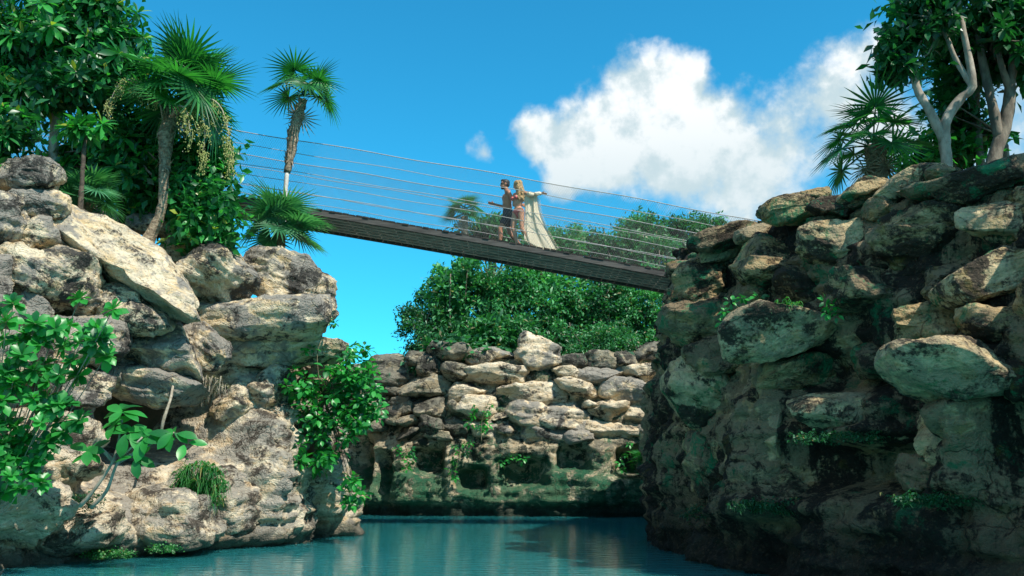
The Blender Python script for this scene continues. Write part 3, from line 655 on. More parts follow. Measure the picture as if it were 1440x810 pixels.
# slender palm
Yp = 21.0; P = [at(397, 400, Yp), at(399, 300, Yp), at(404, 240, Yp), at(413, 185, Yp), at(426, 140, Yp)]
pal = thing('fan_palm', 'slender fan palm with white lower trunk rising beside the bridge', 'palm', P[0], 'fan palms')
b = MB(); C_ = curve(P[:3], 14); b.tube(C_, np.linspace(.065, .055, 14), 10, .08); o = b.build('lower_trunk', M['white_bark'], pal); o.location = tuple(-np.array(pal.location))
palm_trunk(pal, [P[2]-np.array([0, 0, .05]), at(409, 212, Yp), P[3], at(421, 158, Yp), P[4]], [.075, .12, .135, .13, .085], M['palm_bark'], .1, 3, 110)
fronds(pal, at(428, 132, Yp), 'thin', 10, -.1, 1.15, rg, 2, 1.32)
# low palm at the cliff's edge
Yp = 20.4; pal = thing('fan_palm', 'low grey green fan palm with no visible trunk behind the boulders', 'palm', at(392, 372, Yp), 'fan palms')
palm_trunk(pal, [at(392, 385, Yp), at(393, 350, Yp), at(396, 326, Yp)], [.08, .08, .07], M['palm_bark'], .3, 4, 20)
fronds(pal, at(396, 322, Yp-.2), 'low', 13, -.35, 1.25, rg, 0, 1.22)
Yp = 16.8; pal = thing('fan_palm', 'young fan palm half hidden under the broad leaved trees', 'palm', at(122, 300, Yp), 'fan palms')
palm_trunk(pal, [at(122, 330, Yp), at(122, 300, Yp), at(124, 285, Yp)], [.06, .06, .05], M['palm_bark'], .3, 6, 16)
fronds(pal, at(125, 282, Yp-.2), 'low', 11, -.2, 1.2, rg, 0, .8)
# palm on the dark cliff
Yp = 14.2; P = [at(1236, 282, Yp), at(1233, 245, Yp), at(1230, 205, Yp)]
pal = thing('fan_palm', 'dark fan palm with stout short trunk on the mossy cliff', 'palm', P[0], 'fan palms')
palm_trunk(pal, P, [.15, .17, .15], M['palm_bark'], .15, 8, 110)
fronds(pal, at(1229, 205, Yp), 'dark', 18, -.6, 1.3, rg, 5, 1.12)
Yp = 15.2; P = [at(1345, 262, Yp), at(1338, 190, Yp), at(1336, 120, Yp)]
pal = thing('fan_palm', 'thin fan palm among the branching trees with drooping fronds', 'palm', P[0], 'fan palms')
palm_trunk(pal, P, [.08, .07, .08], M['palm_bark'], .6, 9, 60)
fronds(pal, at(1336, 122, Yp), 'dark', 14, -.8, 1.2, rg, 6, .8)

# ---- broad leaved trees
def tree(name, label, basept, trunk_pts, r, crown_c, crown_r, kind, n, barkm, group=None, seed=0, fill=.6, low=-.7, smin=.85, smax=1.25, nl=14, cat='tree', extra=None, inner=0, innermat=None):
    tr = thing(name, label, cat, basept, group); b = MB(); C_ = curve(trunk_pts, 16)
    b.tube(C_, np.interp(np.linspace(0, 1, 16), np.linspace(0, 1, len(r)), r), 8, .18, seed)
    pts = []
    for ci, (c, rr) in enumerate(zip(crown_c, crown_r)):
        m_ = max(4, int(n*np.prod(rr)**.67/sum(np.prod(q)**.67 for q in crown_r))); p = shell_pts(c, rr, m_, fill, seed+ci, low); pts.append(p)
        limbs(b, C_[-1-ci % 4], p[::max(1, len(p)//nl)], r[-1]*.75, .2, seed+ci)
    pts = np.concatenate(pts)
    o = b.build('trunk', barkm, tr); o.location = tuple(-np.array(tr.location))
    if kind:
        cen = np.mean(crown_c, axis=0); dirs = pts-cen; dirs /= np.linalg.norm(dirs, axis=1, keepdims=True); dirs += np.array([0, -.25, .75])+RNG.normal(size=dirs.shape)*.25
        put_rosettes(tr, kind, pts, dirs, smin, smax)
    if inner: 
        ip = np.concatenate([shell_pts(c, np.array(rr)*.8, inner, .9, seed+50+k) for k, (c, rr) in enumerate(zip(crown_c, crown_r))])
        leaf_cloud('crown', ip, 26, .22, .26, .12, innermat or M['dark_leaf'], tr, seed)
    return tr
g = lambda px, py, Y: at(px, py, Y)
Y = 17.7
tree('almond_tree', 'big broad leaved tree with glossy rosettes leaning over the pale cliff', g(76, 262, Y+.6), [g(76, 265, Y+.6), g(75, 210, Y+.6), g(80, 150, Y+.5), g(90, 90, Y+.4)], [.11, .10, .09, .08],
     [g(60, 60, Y), g(140, 50, Y+.3), g(20, 130, Y), g(110, 118, Y), g(165, 110, Y+.2), g(-60, 60, Y), g(60, -40, Y)], [(1.3, 1.1, .95), (1.05, 1.0, .9), (.95, .9, .6), (.95, .9, .5), (.55, .7, .5), (1.1, 1, 1.0), (1.4, 1.1, .8)],
     'big', 270, M['pale_bark'], 'broad leaved trees on the pale cliff', 21, .75, inner=60)
tree('almond_tree', 'young slender tree with dark stem and one bright leaf rosette beside the palm', g(112, 310, 16.0), [g(112, 312, 16.0), g(115, 260, 16.0), g(118, 215, 16.0), g(121, 190, 16.0)], [.05, .045, .04, .03],
     [g(121, 184, 15.9)], [(.34, .3, .22)], 'big', 9, M['dark_bark'], 'broad leaved trees on the pale cliff', 31, .9, .0, .8, 1.05, 4)
tree('shrub_tree', 'dense leafy tree standing right behind the tall palm', g(262, 345, 18.4), [g(245, 350, 18.4), g(255, 310, 18.4), g(262, 270, 18.4)], [.08, .07, .06],
     [g(275, 270, 18.1), g(300, 300, 17.9), g(240, 230, 18.6), g(295, 225, 18.3), g(215, 290, 18.8), g(285, 330, 18.0)], [(.75, .7, .75), (.45, .6, .6), (.8, .7, .6), (.5, .6, .5), (.6, .6, .7), (.55, .6, .3)],
     'vine', 230, M['bark'], 'broad leaved trees on the pale cliff', 41, .7, inner=34, innermat=M['big_leaf'], smin=.9, smax=1.3)
tree('shrub_tree', 'shadowy broad leaved tree behind the young fan palm', g(165, 330, 18.6), [g(170, 330, 18.6), g(172, 280, 18.6), g(170, 235, 18.6)], [.08, .07, .06],
     [g(165, 230, 18.6), g(190, 190, 18.5), g(110, 235, 18.8), g(195, 265, 18.8)], [(.75, .6, .6), (.6, .6, .7), (.6, .6, .45), (.5, .6, .5)],
     'big', 110, M['dark_bark'], 'broad leaved trees on the pale cliff', 51, .8, inner=24)
tree('shrub_tree', 'hanging leafy branches at the outer end of the pale cliff top', g(-50, 300, 15.4), [g(-60, 300, 15.4), g(-40, 220, 15.4), g(-20, 180, 15.4)], [.09, .08, .07],
     [g(-5, 190, 15.2), g(30, 182, 15.3), g(-40, 230, 15.2)], [(.5, .5, .5), (.25, .3, .3), (.6, .6, .6)], 'big', 60, M['dark_bark'], 'broad leaved trees on the pale cliff', 61, .8, smin=.7, smax=1.0, inner=8)
tree('almond_tree', 'bushy tree behind the highest boulders with the bridge net above it', g(95, 262, 19.5), [g(90, 275, 19.5), g(92, 262, 19.5)], [.06, .05],
     [g(85, 262, 19.4), g(120, 268, 19.2)], [(.7, .6, .22), (.5, .5, .3)], 'dark', 50, M['dark_bark'], 'broad leaved trees on the pale cliff', 71, .8, smin=.7, smax=1.0)

def root_at(px, Y):
    p = at(px, 200, Y); p[2] = float(land_z('right', p[0], p[1]))-.15; return p
# pale forked tree and its neighbours on the dark cliff
def limbtree(name, label, base, limbs_, crowns, n, seed, barkm, group):
    tr = thing(name, label, 'tree', base, group); b = MB(); tips = []
    for pts, rad in limbs_:
        C_ = curve(pts, 22); b.tube(C_, np.interp(np.linspace(0, 1, 22), np.linspace(0, 1, len(rad)), rad), 9, .16, seed); tips.append(C_[-1])
    pts = []
    for ci, (c, rr) in enumerate(crowns):
        p = shell_pts(c, rr, max(4, n//len(crowns)), .75, seed+ci, -.8); pts.append(p)
        near = min(tips, key=lambda q: np.linalg.norm(q-c)); limbs(b, near, p[::max(1, len(p)//8)], .025, .2, seed+ci)
    o = b.build('trunk', barkm, tr); o.location = tuple(-np.array(tr.location))
    pts = np.concatenate(pts); dirs = RNG.normal(size=pts.shape)*.6+np.array([0, -.3, .6]); put_rosettes(tr, 'dark', pts, dirs, .7, 1.05)
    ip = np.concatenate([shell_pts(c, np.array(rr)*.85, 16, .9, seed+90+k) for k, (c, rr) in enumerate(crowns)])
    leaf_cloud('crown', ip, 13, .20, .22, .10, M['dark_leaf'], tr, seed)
Y = 13.6
limbtree('gumbo_tree', 'pale smooth barked tree forking low in two on the dark cliff', g(1332, 250, Y),
  [([g(1332, 255, Y), g(1331, 220, Y), g(1328, 195, Y), g(1332, 165, Y), g(1352, 138, Y), g(1368, 120, Y-.1), g(1360, 70, Y-.1), g(1350, 20, Y-.1), g(1346, -40, Y-.1)], [.088, .082, .092, .082, .068, .066, .052, .045, .035]),
   ([g(1328, 200, Y), g(1312, 165, Y), g(1290, 125, Y+.1), g(1281, 85, Y+.1), g(1271, 45, Y+.1), g(1268, -20, Y+.1)], [.08, .068, .06, .05, .044, .03]),
   ([g(1368, 122, Y-.1), g(1345, 85, Y), g(1330, 50, Y), g(1312, 25, Y)], [.05, .04, .035, .02])],
  [(g(1285, 10, Y), (.5, .6, .5)), (g(1310, 30, Y+.2), (.5, .6, .45)), (g(1270, 60, Y+.1), (.3, .4, .3)), (g(1350, -30, Y), (.6, .6, .5)), (g(1262, 95, Y+.2), (.2, .3, .25))], 95, 81, M['pale_bark'], 'trees on the dark cliff')
Y = 14.3
limbtree('gumbo_tree', 'stout brown tree with upswept limbs and dark crown on the dark cliff', g(1396, 245, Y),
  [([g(1394, 250, Y), g(1400, 215, Y), g(1412, 180, Y), g(1420, 140, Y), g(1422, 110, Y), g(1440, 60, Y), g(1450, 0, Y)], [.14, .115, .105, .10, .075, .06, .045]),
   ([g(1406, 195, Y), g(1396, 150, Y), g(1386, 105, Y+.1), g(1378, 60, Y+.1), g(1368, -10, Y+.1)], [.095, .078, .07, .06, .045]),
   ([g(1422, 115, Y), g(1424, 60, Y-.1), g(1418, -10, Y-.1)], [.07, .055, .04]), ([g(1421, 130, Y), g(1408, 90, Y-.1), g(1400, 50, Y-.1)], [.06, .05, .03])],
  [(g(1400, 30, Y-.2), (.6, .7, .6)), (g(1440, 50, Y), (.6, .7, .6)), (g(1380, -10, Y), (.7, .7, .6)), (g(1450, -40, Y), (.8, .8, .6)), (g(1430, 90, Y+.3), (.4, .5, .4)), (g(1470, 90, Y), (.5, .5, .5))], 150, 91, M['bark'], 'trees on the dark cliff')
Y = 15.0
limbtree('gumbo_tree', 'straight thin grey tree between the forked trees on the dark cliff', g(1380, 250, Y),
  [([g(1380, 250, Y), g(1376, 200, Y), g(1372, 150, Y), g(1374, 100, Y), g(1380, 30, Y)], [.075, .07, .065, .06, .045]), ([g(1418, 250, Y), g(1413, 215, Y), g(1408, 190, Y)], [.08, .075, .07])],
  [(g(1330, 60, Y), (.7, .6, .6)), (g(1345, 160, Y), (.45, .4, .4)), (g(1400, 60, Y), (.6, .6, .6)), (g(1350, 110, Y+.2), (.5, .4, .4))], 90, 97, M['bark'], 'trees on the dark cliff')
Y = 11.0  # unseen tree, added so its crown breaks up sun patches on the cliff
limbtree('gumbo_tree', 'added tall leafy tree out of view shading the dark cliff', root_at(1570, 11.0), [([root_at(1570, 11.0), g(1575, 60, Y), g(1560, -60, Y), g(1550, -150, Y)], [.12, .10, .09, .06])],
  [(g(1540, -170, Y), (.8, .8, .6)), (g(1620, -140, Y), (.7, .8, .6)), (g(1520, -60, Y+.8), (.55, .6, .5)), (g(1600, -60, Y-.5), (.6, .6, .5)), (g(1560, -260, Y), (.8, .8, .6))], 150, 111, M['bark'], 'trees on the dark cliff')
Y = 9.0  # second tree outside the frame, added for the shade it casts
limbtree('gumbo_tree', 'added spreading leafy tree out of view shading the dark cliff top', root_at(1720, 9.0), [([root_at(1720, 9.0), g(1722, 100, Y), g(1700, -40, Y), g(1690, -120, Y)], [.12, .10, .09, .06])],
  [(g(1680, -150, Y), (.8, .8, .6)), (g(1780, -140, Y), (.7, .8, .6)), (g(1640, -40, Y+.6), (.55, .6, .5)), (g(1740, -240, Y), (.8, .8, .6))], 120, 121, M['bark'], 'trees on the dark cliff')
tree('shrub', 'bright green leafy shrub at the foot of the forked trees', g(1355, 250, 15.2), [g(1355, 255, 15.2), g(1352, 230, 15.2)], [.03, .02], [g(1350, 215, 15.1), g(1380, 195, 15.3), g(1300, 215, 15.6)], [(.4, .3, .32), (.35, .3, .35), (.3, .3, .4)],
     'vine', 50, M['bark'], 'trees on the dark cliff', 101, .8, cat='shrub', inner=8, innermat=M['big_leaf'])

# ---- jungle behind the far wall: each tree its own crown
FT = [(612, 470, 33.0, .95, 1.25, 0, 'olive tree at the open end of the jungle edge with sparse twigs'), (650, 425, 33.6, 1.2, 1.5, 1, 'round bushy tree under the distant palm'),
      (705, 425, 33.2, 1.3, 1.45, 0, 'dark leafy tree with a pale crooked branch above the round boulder'), (768, 425, 33.8, 1.5, 1.5, 1, 'broad pale green tree below the bridge where the couple walks'),
      (835, 430, 33.4, 1.4, 1.5, 0, 'leafy tree with thin upright stems below the sagging bridge'), (905, 430, 33.2, 1.4, 1.4, 1, 'pale green tree filling the gap beside the dark cliff'),
      (950, 480, 32.6, 1.0, 1.0, 1, 'low leafy tree beside the boulder on the far wall'), (985, 420, 34.5, 1.5, 1.8, 0, 'dark tree half hidden by the mossy cliff'),
      (690, 335, 36.5, 1.3, .85, 0, 'tree top rising beside the distant palm behind the bridge net'), (775, 350, 36.5, 1.3, .7, 1, 'tree top seen through the net behind the white cover up'),
      (860, 350, 37.5, 1.3, .75, 0, 'rounded tree top behind the bridge net near its low end'), (905, 328, 38.5, .9, .65, 0, 'small pointed tree top against the sky near the low bridge end'),
      (968, 332, 38.5, 1.25, .75, 0, 'dark tree top where the bridge net meets the dark cliff'), (640, 500, 31.9, 1.2, .55, 0, 'low scrub along the boulders at the open end of the far wall'),
      (865, 487, 32.0, 1.6, .6, 1, 'low leafy scrub along the top of the far wall'), (935, 365, 37.0, 1.6, .8, 1, 'pale tree crown just above the low bridge end'), (1040, 400, 36, 2.0, 2.0, 0, 'big tree hidden behind the mossy cliff'),
      (740, 480, 32.4, 1.5, .8, 0, 'leafy undergrowth behind the round boulder on the far wall'), (680, 480, 32.8, 1.3, .9, 1, 'pale leafy undergrowth below the distant palm'), (810, 478, 33.0, 1.6, .9, 0, 'leafy undergrowth behind the flat dark top stones'),
      (915, 480, 33.4, 1.5, 1.0, 0, 'dark undergrowth behind the tilted boulder'), (770, 450, 36.0, 2.6, 1.9, 0, 'wide dark tree deep in the jungle'), (880, 450, 36.0, 2.4, 1.9, 0, 'second wide dark tree deeper in the jungle beside the mossy cliff'), (660, 465, 35.5, 1.8, 1.6, 0, 'dark tree deep behind the distant palm')]
for i, (px, py, Y, rx, rz, pale, lab) in enumerate(FT):
    c = at(px, py, Y); zb = float(land_z('far', c[0], c[1])); base = np.array([c[0]+random.uniform(-.2, .2), c[1], zb])
    tr = thing('jungle_tree', lab, 'tree', base, 'jungle trees behind the far wall'); b = MB()
    crowns = [(c, (rx, 1.0, rz))] + [(c+np.array([random.uniform(-.8, .8)*rx, random.uniform(-.7, .2), random.uniform(-.5, .8)*rz]), (rx*.5, .7, rz*.5)) for _ in range(4)]
    pts = np.concatenate([shell_pts(cc_, rr, int(34 if k == 0 else 15), .5, i*7+k, -.9) for k, (cc_, rr) in enumerate(crowns)])
    ex = RNG.normal(size=(9, 3)); ex[:, 1] -= .5; ex /= np.linalg.norm(ex, axis=1, keepdims=True); pts = np.concatenate([pts, c+ex*np.array([rx, 1.0, rz])*RNG.uniform(1.05, 1.38, (9, 1))])
    tp = [base-np.array([0, 0, .2]), base*.5+c*.5+np.array([random.uniform(-.3, .3), -.2, 0]), c]
    C_ = curve(tp, 10); b.tube(C_, np.linspace(.10, .05, 10), 6, .2, i); limbs(b, C_[6], pts[::5], .035, .2, i, 4)
    for k in range(1 if i % 2 else 0):
        e = c+np.array([random.uniform(-rx, rx)*.7, -1.1, random.uniform(.0, .6)*rz]); s = base+np.array([random.uniform(-.7, .7), -.6, -.1]); b.tube(curve([s, (s+e)/2+np.array([random.uniform(-.3, .3), 0, 0]), e], 8), np.linspace(.045, .02, 8), 5, .2, i)
    o = b.build('trunk', M['bark'], tr); o.location = tuple(-np.array(tr.location))
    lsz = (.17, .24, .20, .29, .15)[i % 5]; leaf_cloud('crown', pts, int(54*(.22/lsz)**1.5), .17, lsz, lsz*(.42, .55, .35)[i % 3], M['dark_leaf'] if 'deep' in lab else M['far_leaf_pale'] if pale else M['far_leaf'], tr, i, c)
Yp = 34.5; P = [at(657, 480, Yp), at(656, 400, Yp), at(655, 340, Yp), at(653, 305, Yp)]
pal = thing('fan_palm', 'distant fan palm seen through the bridge net above the jungle', 'palm', P[0], 'fan palms')
palm_trunk(pal, P, [.12, .11, .12, .14], M['bark'], .5, 12, 30); fronds(pal, at(653, 300, Yp), 'thin', 12, -.3, 1.3, rg, 3, 1.15)
#__PART3__
# ------------------------------------------------------------------ plants on the cliffs
def plant(name, label, cat, basept, stems, kind, pts, smin=.8, smax=1.2, sr=.012, stemmat='stem', group=None, dirs=None):
    p = thing(name, label, cat, basept, group); b = MB()
    for s in stems: C_ = curve(s, 12); b.tube(C_, np.linspace(sr, sr*.55, 12), 5, .1)
    o = b.build('stem', M[stemmat], p); o.location = tuple(-np.array(p.location))
    put_rosettes(p, kind, pts, dirs, smin, smax); return p
G = 'plants growing on the cliffs'
# big rosette bush at the foot of the pale cliff
Yb = 12.7
ros = [(20, 425), (12, 450), (40, 470), (75, 460), (95, 455), (108, 478), (120, 470), (158, 436), (114, 418), (60, 485), (90, 490), (135, 480), (150, 500), (30, 500), (10, 520), (62, 512), (20, 545), (5, 560), (45, 530), (68, 535),
       (100, 508), (128, 500), (25, 480), (5, 480), (70, 575), (55, 592), (112, 593), (98, 565), (20, 600), (5, 620), (30, 640), (8, 650), (55, 640), (70, 625), (40, 665), (15, 670), (60, 680), (30, 690), (-10, 580), (-15, 500), (0, 690), (148, 470), (85, 525), (38, 615), (-10, 640),
       (110, 530), (50, 455), (140, 460), (-5, 535), (-8, 605), (-5, 440), (18, 630), (48, 560)]
pts = [at(x+random.uniform(-3, 3), y+random.uniform(-3, 3), Yb+random.uniform(-.45, .25)) for x, y in ros]
ros += [(random.uniform(-10, 110), random.uniform(455, 690)) for _ in range(16)]; pts += [at(x, y, Yb+random.uniform(-.3, .35)) for x, y in ros[-16:]]
base = at(-30, 730, Yb+.5)
stems = [[base, base*.4+p*.6+np.array([-.12, .25, -.15]), p] for p in pts]
dirs = [(random.gauss(0, .35), -.75+random.gauss(0, .3), .8) for _ in pts]
plant('rosette_bush', 'big bright bush of rounded leaf rosettes against the pale cliff foot', 'bush', base, stems, 'shrub', pts, .75, 1.15, .011, 'stem', G, dirs)
# large single leaves on bare pale stems
Yb = 13.9; base = at(112, 712, Yb)
p = thing('large_leaf_plant', 'plant with large glossy leaves on two bare pale stems by the cave', 'plant', base, G)
b = MB(); tips = [at(150, 655, Yb-.2), at(168, 640, Yb-.25), at(172, 590, Yb-.3), at(200, 620, Yb-.4), at(240, 610, Yb-.3)]
for s in ([base, at(135, 685, Yb-.1), at(160, 645, Yb-.2), at(172, 590, Yb-.3)], [at(128, 714, Yb), at(150, 690, Yb-.1), at(166, 650, Yb-.25), at(200, 615, Yb-.4)], [at(166, 650, Yb-.2), at(205, 628, Yb-.3), at(245, 608, Yb-.3)], [at(160, 650, Yb), at(140, 630, Yb-.2), at(125, 635, Yb-.3)]):
    b.tube(curve(s, 14), np.linspace(.034, .012, 14), 7, .12)
o = b.build('stem', M['pale_bark'], p); o.location = tuple(-np.array(p.location))
V, F = leaf_strip(.40, .20, .22, .25, 6, .6); LM = mk_mesh('leaf', V, F, True, M['shrub_leaf'])
for (x, y, n) in [(172, 580, 9), (205, 615, 10), (245, 612, 8), (125, 635, 7), (190, 645, 5), (160, 600, 5), (262, 622, 3), (180, 610, 6)]:
    c = at(x, y, Yb-.35)
    for i in range(n):
        o = link('leaf', LM, None, p); m_ = Matrix.Rotation(R(random.uniform(25, 65)), 3, 'X') @ Matrix.Rotation(i*2.4+random.uniform(-.4, .4), 3, 'Z') @ Matrix.Rotation(random.uniform(-.35, .5), 3, 'Y') @ Matrix.Rotation(random.uniform(-.4, .4), 3, 'X')
        o.rotation_mode = 'QUATERNION'; o.rotation_quaternion = m_.to_quaternion(); s = random.uniform(.62, .92); o.scale = (s, s, s); o.location = tuple(c-base+np.array([random.gauss(0, .03) for _ in range(3)]))
# bush hanging at the outer corner of the pale cliff
Yb = 19.0; pts = []; rb = np.random.default_rng(77)
for (cx, cy, rx, ry, n) in [(470, 570, 48, 55, 95), (505, 560, 32, 50, 55), (450, 620, 38, 35, 35), (500, 510, 22, 25, 22), (425, 540, 22, 25, 16), (495, 690, 14, 25, 16), (440, 650, 22, 14, 10)]:
    for _ in range(n):
        a = rb.uniform(0, 6.28); r_ = math.sqrt(rb.random()); pts.append(at(cx+rx*r_*math.cos(a), cy+ry*r_*math.sin(a), Yb+rb.uniform(-.55, .6)))
base = at(455, 560, Yb+.6); stems = [[base, base*.5+q*.5+np.array([0, -.1, .15]), q] for q in pts[::4]]
plant('trailing_bush', 'lush bush trailing from the outer corner of the pale cliff over the water', 'bush', base, stems, 'vine', pts, .8, 1.15, .012, 'vine_stem', G)
pts = [at(x, y, 18.6) for x, y in [(432, 445), (445, 452), (462, 450), (438, 490), (470, 455), (428, 495)]]
plant('sprig', 'thin upright sprig with few leaves above the trailing bush', 'plant', at(450, 545, 18.7), [[at(450, 545, 18.7), at(446, 500, 18.6), at(452, 470, 18.6), at(440, 448, 18.6)]], 'vine', pts, .6, .85, .012, 'vine_stem', G)
# grasses
def grass_tuft(name, label, spots, L, per, mat, Y, droop=.8, Yv=.15, wd=.014, kind=True):
    b = MB(); r_ = random.Random(hash(label) % 1000 if False else len(label)*13+int(Y*10)); V = []; F = []; n = 0
    for (x, y) in spots:
        base = at(x, y, Y+r_.uniform(-Yv, Yv))
        for _ in range(per):
            th = r_.uniform(0, 6.28); ll = L*r_.uniform(.5, 1.15); out = np.array([math.cos(th), math.sin(th)-.55, 0]); w_ = np.array([-math.sin(th), math.cos(th), 0])*wd*r_.uniform(.7, 1.4)
            b0 = base+np.array([r_.gauss(0, .05), r_.gauss(0, .05), r_.gauss(0, .03)])
            for j in range(4):
                u = j/3; q = b0+out*ll*.55*u+np.array([0, 0, ll*(.8*u-droop*u*u)]); V += [q-w_*(1-u*.9), q+w_*(1-u*.9)]
            F += [(n+2*j, n+2*j+1, n+2*j+3, n+2*j+2) for j in range(3)]; n += 8
    o = link(name, mk_mesh(name, np.array(V), np.array(F), True, M[mat])); tag(o, label, 'grass', kind='stuff'); return o
sp = lambda cx, cy, rx, ry, n, s=1: [(cx+rx*math.cos(a)*r_, cy+ry*math.sin(a)*r_) for a, r_ in zip(np.random.default_rng(s).uniform(0, 6.28, n), np.sqrt(np.random.default_rng(s+1).random(n)))]
YL = lambda px: depth_on(LP, px)-.15
grass_tuft('grass', 'thick mat of long green grass hanging on the pale cliff foot', sp(282, 682, 38, 30, 110), .34, 12, 'grass', YL(285)-.1, 1.25, .2)
grass_tuft('grass', 'small yellowing grass tuft by the pale rock pillar', sp(394, 688, 15, 22, 36, 3), .26, 10, 'grass', YL(398)-.1, 1.2)
grass_tuft('grass', 'short green growth along the waterline of the pale cliff', sp(150, 780, 38, 5, 50, 5)+sp(230, 772, 22, 3, 20, 6), .10, 12, 'grass', YL(150)-.05, .6, .3)
grass_tuft('grass', 'sparse weeds at the foot of the bare pale stems', sp(120, 705, 30, 12, 30, 7), .2, 7, 'dark_grass', YL(120)-.1)
grass_tuft('grass', 'dry rootlets hanging from the cave roof in the pale cliff', sp(290, 545, 28, 16, 26, 9), .30, 4, 'dry_leaf', YL(290)+.25, 1.6)
YR = lambda px: depth_on(RP, px)-.1
grass_tuft('grass', 'pale green grass sprouting on the big jutting boulder', sp(1282, 497, 24, 9, 34, 11), .20, 9, 'grass', YR(1285)-.45, .9)
grass_tuft('grass', 'thin grass blades along the upper jutting boulder of the dark cliff', sp(1100, 432, 20, 6, 18, 13), .20, 8, 'grass', YR(1100)-.35, 1.1)
grass_tuft('grass', 'dark grass along the lower ledge under the stone column', sp(1310, 704, 70, 7, 60, 15), .15, 9, 'dark_grass', YR(1310)-.15, .9)
grass_tuft('grass', 'dark trailing grass low on the mossy cliff', sp(1090, 712, 66, 9, 60, 17), .17, 9, 'dark_grass', YR(1090)-.2, 1.0)
grass_tuft('grass', 'dark grass on the narrow ledge in the middle of the mossy cliff', sp(1185, 616, 70, 7, 46, 19), .15, 9, 'dark_grass', YR(1185)-.15, .9)
grass_tuft('grass', 'thin weeds at the corner of the mossy cliff near the water', sp(985, 722, 28, 10, 26, 21), .15, 8, 'dark_grass', YR(985)-.15, .9)
# leafy climbers on the dark cliff
Yb = YR(1060)-.3
pts = [at(x, y, Yb+random.uniform(-.1, .15)) for x, y in [(1020, 438), (1028, 425), (1045, 420), (1058, 432), (1036, 448), (1072, 425), (1018, 452), (1082, 436), (1065, 418), (1050, 440)]]
plant('climber', 'fresh green leafy climber above the upper jutting boulder', 'plant', at(1050, 450, Yb+.2), [[at(1050, 450, Yb+.2), at(1040, 435, Yb), at(1030, 425, Yb)], [at(1050, 450, Yb+.2), at(1065, 432, Yb), at(1075, 422, Yb)]], 'vine', pts, .5, .75, .01, 'vine_stem', G)
Yb = YR(1165)-.35; pts = [at(x, y, Yb) for x, y in [(1160, 424), (1170, 432), (1176, 442), (1163, 440)]]
plant('climber', 'small green sprig at the tip of the upper jutting boulder', 'plant', at(1165, 450, Yb+.1), [[at(1165, 450, Yb+.1), at(1168, 435, Yb), at(1175, 430, Yb)]], 'vine', pts, .45, .6, .008, 'vine_stem', G)
# plants on the far wall
for lab, spots, stem in [
    ('slim plant with a long stem in front of the far stone wall', [(665, 585), (680, 590), (672, 600), (685, 580), (690, 570), (668, 575), (678, 604), (660, 594), (686, 598)], [(677, 622), (678, 590), (690, 558)]),
    ('leafy plant hanging over the hollow at the dark end of the far wall', [(560, 630), (568, 640), (578, 632), (575, 648), (572, 658), (582, 645), (564, 636)], [(570, 625), (572, 640), (573, 660)]),
    ('vine with broad leaves trailing down between two hollows', [(640, 628), (652, 625), (662, 622), (645, 638), (655, 635), (638, 648), (636, 662), (640, 672)], [(650, 620), (645, 640), (638, 675)]),
    ('small clump of leaves over the big middle hollow', [(715, 645), (725, 643), (735, 645), (705, 650)], [(720, 640), (722, 645), (726, 650)])]:
    Yb = 29.6; pts = [at(x, y, Yb+random.uniform(-.2, .2)) for x, y in spots]
    plant('wall_plant', lab, 'plant', at(*stem[0], Yb+.2), [[at(x, y, Yb) for x, y in stem]], 'farplant', pts, .55, .9, .015, 'vine_stem', 'plants on the far wall')
Yb = 29.4; pal = thing('fan_palm', 'small bright fan palm growing out of the far wall', 'palm', at(897, 655, Yb), 'fan palms')
palm_trunk(pal, [at(897, 662, Yb), at(897, 655, Yb), at(898, 648, Yb)], [.05, .05, .04], M['palm_bark'], .3, 14, 8); fronds(pal, at(898, 648, Yb-.1), 'small', 12, -.6, 1.3, rg, 0, .8)
pts = [at(x, y, 29.5) for x, y in [(872, 650), (880, 640), (915, 655), (925, 645), (875, 660), (885, 625), (905, 630)]]
plant('wall_plant', 'dark leaves surrounding the small bright fan palm', 'plant', at(895, 665, 29.7), [[at(895, 665, 29.7), at(890, 650, 29.5), at(885, 635, 29.5)]], 'farplant', pts, .5, .8, .012, 'vine_stem', 'plants on the far wall')
# bare pale branch in front of the cave
b = MB(); Yb = YL(235)-.3
b.tube(curve([at(226, 612, Yb), at(230, 590, Yb-.1), at(240, 560, Yb), at(245, 530, Yb+.3)], 14), np.linspace(.035, .02, 14), 7, .15)
o = b.build('branch', M['stem'], None); tag(o, 'bare pale curved branch standing in front of the cave', 'branch')

